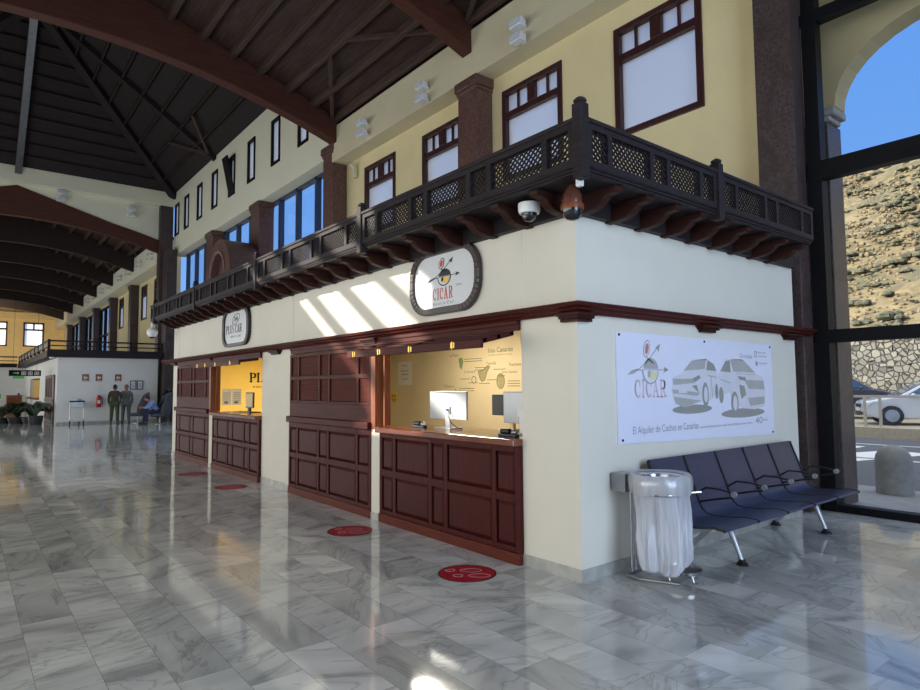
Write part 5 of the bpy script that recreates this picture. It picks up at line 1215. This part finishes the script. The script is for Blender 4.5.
def person(loc, rz, label, J, top, legs, shoe='shoe', hair='hair', long_top=True):
    """J: joints by name in local coordinates, the figure faces +x"""
    t = thing('person', (0, 0, 0), label, 'person')
    V = lambda k: Vector(J[k])
    hd = V('head'); face = Vector(J.get('face', (1, 0, 0))).normalized(); side = Vector((0, 0, 1)).cross(face).normalized(); up = face.cross(side)
    names = ['pelvis', 'belly', 'chest', 'neck', 'headb', 'head', 'lsh', 'lel', 'lwr', 'lha', 'rsh', 'rel', 'rwr', 'rha', 'lhip', 'lkn', 'lan', 'lto', 'rhip', 'rkn', 'ran', 'rto']
    J.setdefault('headb', tuple(hd-up*.09))
    rad = dict(pelvis=(.145, .115), belly=(.135, .105), chest=(.155, .11), neck=.055, headb=.075, head=.092, lsh=.062, lel=.042, lwr=.028, lha=.036, lhip=.085, lkn=.055, lan=.038, lto=.036)
    rr_ = [rad.get(k, rad.get('l'+k[1:])) for k in names]
    E_ = [('pelvis', 'belly'), ('belly', 'chest'), ('chest', 'neck'), ('neck', 'headb'), ('headb', 'head'), ('chest', 'lsh'), ('lsh', 'lel'), ('lel', 'lwr'), ('lwr', 'lha'), ('chest', 'rsh'), ('rsh', 'rel'), ('rel', 'rwr'), ('rwr', 'rha'), ('pelvis', 'lhip'), ('lhip', 'lkn'), ('lkn', 'lan'), ('lan', 'lto'), ('pelvis', 'rhip'), ('rhip', 'rkn'), ('rkn', 'ran'), ('ran', 'rto')]
    ed = [(names.index(a), names.index(c)) for a, c in E_]
    def extra(b):
        b.ball(hd+up*.015, (.095, .078, .118), 14, 10)
        b.tube([hd+face*.085+up*.015, hd+face*.115-up*.02], [.012, .018], 6)                       # nose
        for s_ in (-1, 1):
            b.ball(hd+side*s_*.08, (.022, .012, .034), 8, 6); b.ball(hd+face*.08+side*s_*.033+up*.02, .012, 8, 6)
        b.ball(hd+face*.08-up*.055, (.018, .022, .009), 8, 5)
        for h, wr in (('lha', 'lwr'), ('rha', 'rwr')):                                              # five bent fingers on each hand
            d = (V(h)-V(wr)).normalized(); sd = d.cross(Vector((0, 1, .2))).normalized(); nrm = d.cross(sd)
            for i, ln_ in enumerate((.062, .072, .068, .052)):
                p = V(h)+sd*(.028-.0185*i)+d*.02; b.tube([p, p+d*ln_*.5, p+d*ln_*.85+nrm*.018, p+d*ln_+nrm*.04], [.010, .0095, .009, .007], 6)
            p = V(h)-d*.02+sd*.03; b.tube([p, p+sd*.025+d*.02, p+sd*.03+d*.05+nrm*.01], [.012, .011, .008], 6)
    skin([J[k] for k in names], ed, rr_, 'body', 'skin', t, extra)
    g = lambda r, k: tuple(x*k for x in r) if isinstance(r, tuple) else r*k
    tn = ['belly', 'chest', 'ncl', 'pelvis', 'lsh', 'lel', 'lwr', 'rsh', 'rel', 'rwr']; J['ncl'] = tuple(V('chest').lerp(V('neck'), .72)); J['hem'] = J['pelvis']
    rt = [(.17, .135), (.19, .145), .09, (.175, .145), .10, .064, .046, .10, .064, .046]
    te = [('belly', 'chest'), ('chest', 'ncl'), ('belly', 'pelvis'), ('chest', 'lsh'), ('lsh', 'lel'), ('lel', 'lwr'), ('chest', 'rsh'), ('rsh', 'rel'), ('rel', 'rwr')]
    skin([J[k] for k in tn], [(tn.index(a), tn.index(c)) for a, c in te], rt, 'jacket' if long_top else 'shirt', top, t)
    ln = ['pelvis', 'lhip', 'lkn', 'lan', 'rhip', 'rkn', 'ran']
    skin([J[k] for k in ln], [(0, 1), (1, 2), (2, 3), (0, 4), (4, 5), (5, 6)], [(.175, .145), .11, .082, .066, .11, .082, .066], 'trousers', legs, t)
    for s_ in 'lr':
        a, c = V(s_+'an'), V(s_+'to'); d = (c-a); d.z = 0; d.normalize(); a0 = Vector((a.x, a.y, .045))
        o = B().tube([a0-d*.05, a0+d*.02, a0+d*.12, a0+d*.2], [.04, .05, .045, .03], 10).obj('shoe', shoe, None, loc=(0, 0, 0), smooth=True); o.parent = t
    b = B()
    def cap(b):
        n = 16; vs = []; k = 8
        for i in range(k+1):
            
            for j in range(n):
                a = 2*PI*j/n; th = .02+PI*(.60-.22*math.cos(a))*i/k; p = hd+up*.03+up*.118*math.cos(th)+face*(.1*math.sin(th)*math.cos(a)-.022)+side*.09*math.sin(th)*math.sin(a); vs.append(p)
        b.add(vs, [(i*n+j, i*n+(j+1) % n, (i+1)*n+(j+1) % n, (i+1)*n+j) for i in range(k) for j in range(n)]+[tuple(range(n))])
    cap(b); o = b.obj('hair', hair, None, loc=(0, 0, 0), smooth=True); o.parent = t
    t.location = loc; t.rotation_euler = (0, 0, rz)
    return t
stand = lambda **k: {**dict(pelvis=(0, 0, .95), belly=(.01, 0, 1.1), chest=(0, 0, 1.33), neck=(.01, 0, 1.5), head=(.04, 0, 1.63), lsh=(0, .19, 1.40), lel=(-.04, .235, 1.14), lwr=(.03, .24, .90), lha=(.05, .235, .82), rsh=(0, -.19, 1.40), rel=(-.04, -.235, 1.14), rwr=(.03, -.24, .90), rha=(.05, -.235, .82), lhip=(0, .10, .90), lkn=(.02, .12, .49), lan=(-.01, .13, .08), lto=(.14, .15, .04), rhip=(0, -.10, .90), rkn=(.02, -.12, .49), ran=(-.01, -.13, .08), rto=(.14, -.15, .04)), **k}
person((-28.4, 1.42, 0), PI-.35, 'man seen from behind in olive jacket and green trousers standing at the distant white wall',
       stand(rel=(.05, -.27, 1.15), rwr=(.2, -.2, 1.2), rha=(.27, -.17, 1.24)), 'olive', 'green')
person((-28.75, 1.95, 0), -.25, 'man in grey jacket and grey trousers facing the man in olive',
       stand(), 'greycloth', 'greycloth')
person((-26.75, 2.85, 0), -PI*.5, 'seated man in light blue shirt and navy trousers leaning forward in the armchair',
       dict(pelvis=(0, 0, .55), belly=(.06, 0, .70), chest=(.22, 0, .90), neck=(.34, 0, 1.04), head=(.44, 0, 1.12), face=(.9, 0, -.45), lsh=(.22, .18, .97), lel=(.38, .24, .74), lwr=(.58, .16, .73), lha=(.66, .13, .73), rsh=(.22, -.18, .97), rel=(.40, -.24, .74), rwr=(.60, -.14, .74), rha=(.68, -.11, .74), lhip=(.04, .10, .53), lkn=(.46, .15, .52), lan=(.48, .15, .08), lto=(.62, .17, .04), rhip=(.04, -.10, .53), rkn=(.46, -.15, .52), ran=(.54, -.15, .08), rto=(.68, -.17, .04)), 'blueshirt', 'navy', long_top=False)
t = thing('phone', (0, 0, 0), 'small dark phone held by the seated man in the light blue shirt', 'phone')
o = B().box((.70, -.05, .755), (.84, .03, .765)).obj('case', 'plasticblack', None, loc=(0, 0, 0)); o.parent = t; t.location = (-26.75, 2.85, 0); t.rotation_euler = (0, 0, -PI*.5)

# ================================================================== OUTSIDE, RIGHT
struct(B().box((-75, 4.73, -.25), (60, 7.2, -.02)).obj('ground_pavement', 'pavement'), 'grey pavement outside the glass wall', 'ground')
struct(B().box((-75, 7.2, -.4), (60, 18.2, -.14)).obj('ground_road', 'asphalt'), 'asphalt road outside', 'ground')
struct(B().box((-75, 18.2, -.4), (60, 30, .2)).obj('ground_parking', 'kerb'), 'pale parking strip with kerb', 'ground')
def paint(pts, label):
    o = B().on((0, 0, -.139), X, Y, .004).poly(pts).obj('road_marking', 'roadpaint'); tag(o, label, 'marking')
paint([(-30, 12.25), (20, 12.25), (20, 12.4), (-30, 12.4)], 'long thin white line along the road beyond the bollard')
paint([(-30, 16.0), (20, 16.0), (20, 16.12), (-30, 16.12)], 'thin white line along the far side of the road')
paint([(-3.6, 10.6), (-2.3, 10.3), (-1.2, 14.3), (-2.2, 14.6)], 'broad white road marking left of the bollard')
for k in range(6): paint([(-6.2, 8.2+k*1.3), (-3.0, 8.2+k*1.3), (-3.0, 8.8+k*1.3), (-6.2, 8.8+k*1.3)], ['first', 'second', 'third', 'fourth', 'fifth', 'sixth'][k]+' white crossing bar behind the black mullion, counted from the pavement')
# arcade: piers, arches and vault slab
def arcade():
    yf, yb_, R_, RZ, SZ = 5.15, 5.5, 1.3, .95, 5.36
    b = B(); step = 3.05; xs = [-.12+step*k for k in range(0, 4)]
    for x in xs:
        c = x+.32+R_
        n = 18; P = [(c+R_*math.cos(PI*i/n), SZ+RZ*math.sin(PI*i/n)) for i in range(n+1)]
        for i in range(n): b.add([(P[i][0], yf, P[i][1]), (P[i+1][0], yf, P[i+1][1]), (P[i+1][0], yf, 8.6), (P[i][0], yf, 8.6), (P[i][0], yb_, P[i][1]), (P[i+1][0], yb_, P[i+1][1]), (P[i+1][0], yb_, 8.6), (P[i][0], yb_, 8.6)], [(0, 1, 2, 3), (4, 7, 6, 5), (0, 4, 5, 1), (3, 2, 6, 7)])
        b.box((c-R_-.45, yf, SZ), (c-R_, yb_, 8.6))
    b.box((-.6, 4.8, 8.4), (18, yb_, 8.7))
    struct(b.obj('wall_arcade', 'arcade'), 'sand coloured arcade of round arches outside the glass wall', 'wall')
    for k, x in enumerate(xs):
        lb = ['dark stone pier outside the glass wall just right of the tall granite column', 'dark stone arcade pier outside, one bay to the right of the frame', 'dark stone arcade pier outside, two bays to the right of the frame', 'dark stone arcade pier outside, three bays to the right of the frame'][k]
        t = thing('arcade_pier', (x, 5.45, 0), lb, 'pier')
        B().box((x-.15, yf, -.02), (x+.22, yb_+.12, 5.18)).obj('shaft', 'granite', t, bev=.01)
        B().box((x-.17, yf-.02, 5.18), (x+.26, yb_+.03, 5.25)).box((x-.19, yf-.04, 5.25), (x+.32, yb_+.06, 5.36)).obj('capital', 'concrete', t, bev=.02)
arcade()
o = B().lathe([(.235, 0), (.235, .46), (.22, .55), (.17, .64), (.09, .69), (.01, .705)], (.2, 6.72, -.02), 28).obj('bollard', 'concrete', smooth=True); tag(o, 'round topped grey concrete bollard on the pavement outside', 'bollard')
# guard rail
t = thing('guard_rail', (-2, 18.6, .2), 'pale metal guard rail before the parked cars', 'rail')
B().box((-14, 18.57, 1.12), (10, 18.63, 1.2)).obj('top_rail', 'guard', t)
for x in (-9.6, -7.6, -4.05, -3.62, 0.6, 2.6): B().box((x-.04, 18.57, .2), (x+.04, 18.63, 1.12)).obj('post', 'guard', t)
def car(loc, rz, paint_, label, Ls=1.0, tall=1.0):
    t = thing('parked_car', (0, 0, 0), label, 'car')
    def put(b, nm, mt, **k): o = b.obj(nm, mt, None, loc=(0, 0, 0), **k); o.parent = t; return o
    L_ = 4.2*Ls; H = 1.46*tall
    low = [(-2.08, .35), (-2.1, .62), (-2.02, .78), (-1.2, .94), (1.5, .98), (2.0, .94), (2.1, .6), (2.05, .3), (1.6, .25), (-1.7, .22)]
    low = [(x*Ls, z*tall) for x, z in low]
    def loft(poly_, wz):
        n = len(poly_); vs = []
        for s_ in (-1, 1): vs += [(x, s_*wz(x, z), z) for x, z in poly_]
        return B().add(vs, [tuple(range(n)), tuple(range(2*n-1, n-1, -1))]+[(k, (k+1) % n, n+(k+1) % n, n+k) for k in range(n)])
    put(loft(low, lambda x, z: .88-.10*max(0, (abs(x)/Ls-1.4))/.7), 'body', paint_, bev=.07, smooth=True)
    cab = [(x*Ls, z*tall) for x, z in [(-1.15, .92), (-.35, 1.38), (.1, 1.46), (1.0, 1.44), (1.55, 1.28), (1.95, .94)]]
    put(loft(cab, lambda x, z: .84-.2*max(0, z/tall-.92)/.54), 'cabin', paint_, bev=.05, smooth=True)
    # glass, set just proud of the cabin
    A = lambda x, z, s_: (x*Ls, s_*(.846-.2*max(0, z-.92)/.54), z*tall)
    put(B().add([(-1.08*Ls-.012, -.74, .97*tall), (-1.08*Ls-.012, .74, .97*tall), (-.42*Ls-.012, .64, 1.36*tall), (-.42*Ls-.012, -.64, 1.36*tall)], [(0, 1, 2, 3)]), 'windscreen', 'carglass')
    for s_ in (-1, 1):
        put(B().add([A(-.85, 1.0, s_), A(.25, 1.0, s_), A(.25, 1.37, s_), A(-.3, 1.35, s_)], [(0, 1, 2, 3)]), 'side_window', 'carglass')
        put(B().add([A(.33, 1.0, s_), A(1.4, 1.02, s_), A(1.2, 1.33, s_), A(.33, 1.37, s_)], [(0, 1, 2, 3)]), 'side_window', 'carglass')
        for x in (-1.32*Ls, 1.3*Ls):
            w_ = B().tube([(x, s_*.68, .32), (x, s_*.9, .32)], .32, 22); o = put(w_, 'tyre', 'rubber')
            b = B().tube([(x, s_*.885, .32), (x, s_*.905, .32)], .2, 20); r_ = put(b, 'wheel_rim', 'steel'); r_.parent = o
        put(B().hexa([(-2.09*Ls, s_*.5, .62*tall), (-1.95*Ls, s_*.8, .64*tall), (-1.78*Ls, s_*.82, .78*tall), (-2.03*Ls, s_*.52, .74*tall), (-2.1*Ls, s_*.5, .62*tall), (-1.97*Ls, s_*.83, .64*tall), (-1.8*Ls, s_*.85, .78*tall), (-2.05*Ls, s_*.52, .75*tall)]), 'headlamp', 'lamp')
        put(B().ball((-.75*Ls, s_*.98, .98*tall), (.07, .1, .07)), 'mirror', paint_, smooth=True)
    put(B().box((-2.115*Ls, -.42, .58*tall), (-2.08*Ls, .42, .68*tall)).box((-2.12*Ls, -.5, .33*tall), (-2.06*Ls, .5, .42*tall)), 'grille', 'rubber')
    put(B().box((-2.13*Ls, -.26, .45*tall), (-2.1*Ls, .26, .55*tall)), 'number_plate', 'plasticwhite')
    t.location = loc; t.rotation_euler = (0, 0, rz); return t
car((-2.85, 21.0, .2), math.radians(28), 'carwhite', 'white parked hatchback beyond the guard rail')
car((-6.6, 23.6, .2), math.radians(200), 'carblue', 'dark blue parked car behind the white hatchback', 1.0, 1.22)
# rubble wall and hillside
o = B().box((-70, 26.5, -.2), (50, 27.3, 3.45)).obj('rubble_wall', 'rubble', loc=(0, 26.5, 0)); tag(o, 'grey rubble stone wall behind the parked cars', 'wall')
rg = random.Random(4); nx, ny = 90, 60; vs = []
from mathutils import noise
for j in range(ny):
    for i in range(nx):
        x = -110+i*2.0; y = 27.2+j*1.15; s_ = (y-27.2)/43
        tp = max(0.04, min(1, (x+52)/24)); z = 3.2*max(tp, .3)+21.0*tp*min(1, s_)**.95-max(0, y-70.2)*.5
        z += noise.noise(Vector((x*.12, y*.12, 0)))*1.3*min(1, s_*3)+noise.noise(Vector((x*.5, y*.5, 3)))*.45*min(1, s_*3)
        vs.append((x, y, z))
fs = [(j*nx+i, j*nx+i+1, (j+1)*nx+i+1, (j+1)*nx+i) for j in range(ny-1) for i in range(nx-1)]
struct(B().add(vs, fs).obj('ground_hill', 'hill', loc=(0, 27, 0), smooth=True), 'dry stony hillside behind the rubble wall', 'ground')
def visible_slope():
    while True:
        x, y = rg.uniform(-34, 6), rg.uniform(28, 69)
        if x < 4-(y-28)*.3 and x > -10-(y-28)*.45: break
    i = (x+110)/2; j = (y-27.2)/1.15; p = Vector(vs[int(j)*nx+int(i)]); q_ = Vector(vs[(int(j)+1)*nx+int(i)]); f_ = j-int(j)
    return Vector((x, y, p.z*(1-f_)+q_.z*f_))
b = B()
for k in range(480):
    p = visible_slope(); r = rg.uniform(.1, .34)
    for q_ in range(3): b.ball((p.x+rg.uniform(-.4, .4), p.y+rg.uniform(-.4, .4), p.z+.03), (r*rg.uniform(.8, 1.5), r, r*rg.uniform(.4, .7)), 7, 5)
tag(b.obj('hillside_scrub', 'olivecorner', smooth=True), 'low grey green scrub dotted over the dry hillside', 'scrub', kind='stuff')
b = B()
for k in range(5200):
    p = visible_slope(); r = rg.uniform(.04, .15)*(2.2 if rg.random() < .05 else 1)
    b.ball((p.x, p.y, p.z), (r*rg.uniform(.9, 1.6), r, r*rg.uniform(.6, 1.1)), 5, 4)
tag(b.obj('hillside_rocks', 'rock'), 'loose tan rocks scattered over the dry hillside', 'rocks', kind='stuff')

# repeats share a group
GROUPS = {'roof_beam': 'curved timber roof beams', 'granite_column': 'granite columns along the side wall', 'floor_sticker': 'round red footprint stickers on the floor',
          'service_counter': 'panelled service counters', 'shutter_panel': 'closed timber shutters of the kiosk', 'folding_flap': 'lifted shutter flaps', 'timber_post': 'timber posts of the counter openings',
          'header_board': 'header boards over the counter bays', 'wall_notice': 'small notices on the distant white wall', 'framed_notice': 'framed notices on the distant white wall',
          'wing_armchair': 'charcoal wing armchairs', 'potted_plant': 'potted plants', 'parked_car': 'parked cars outside', 'arcade_pier': 'stone piers of the outside arcade',
          'road_marking': 'white road markings', 'wall_sign': 'framed signs on the kiosk fascia', 'leaflet': 'printed leaflets on the yellow wall', 'desk_device': 'small black desk devices',
          'floodlight': 'white floodlights under the roof', 'ceiling_lamp': 'lamps inside the kiosks'}
for o in bpy.data.objects:
    g = GROUPS.get(o.name.split('.')[0])
    if g and o.parent is None and not o.get('group') and o.get('label'): o['group'] = g
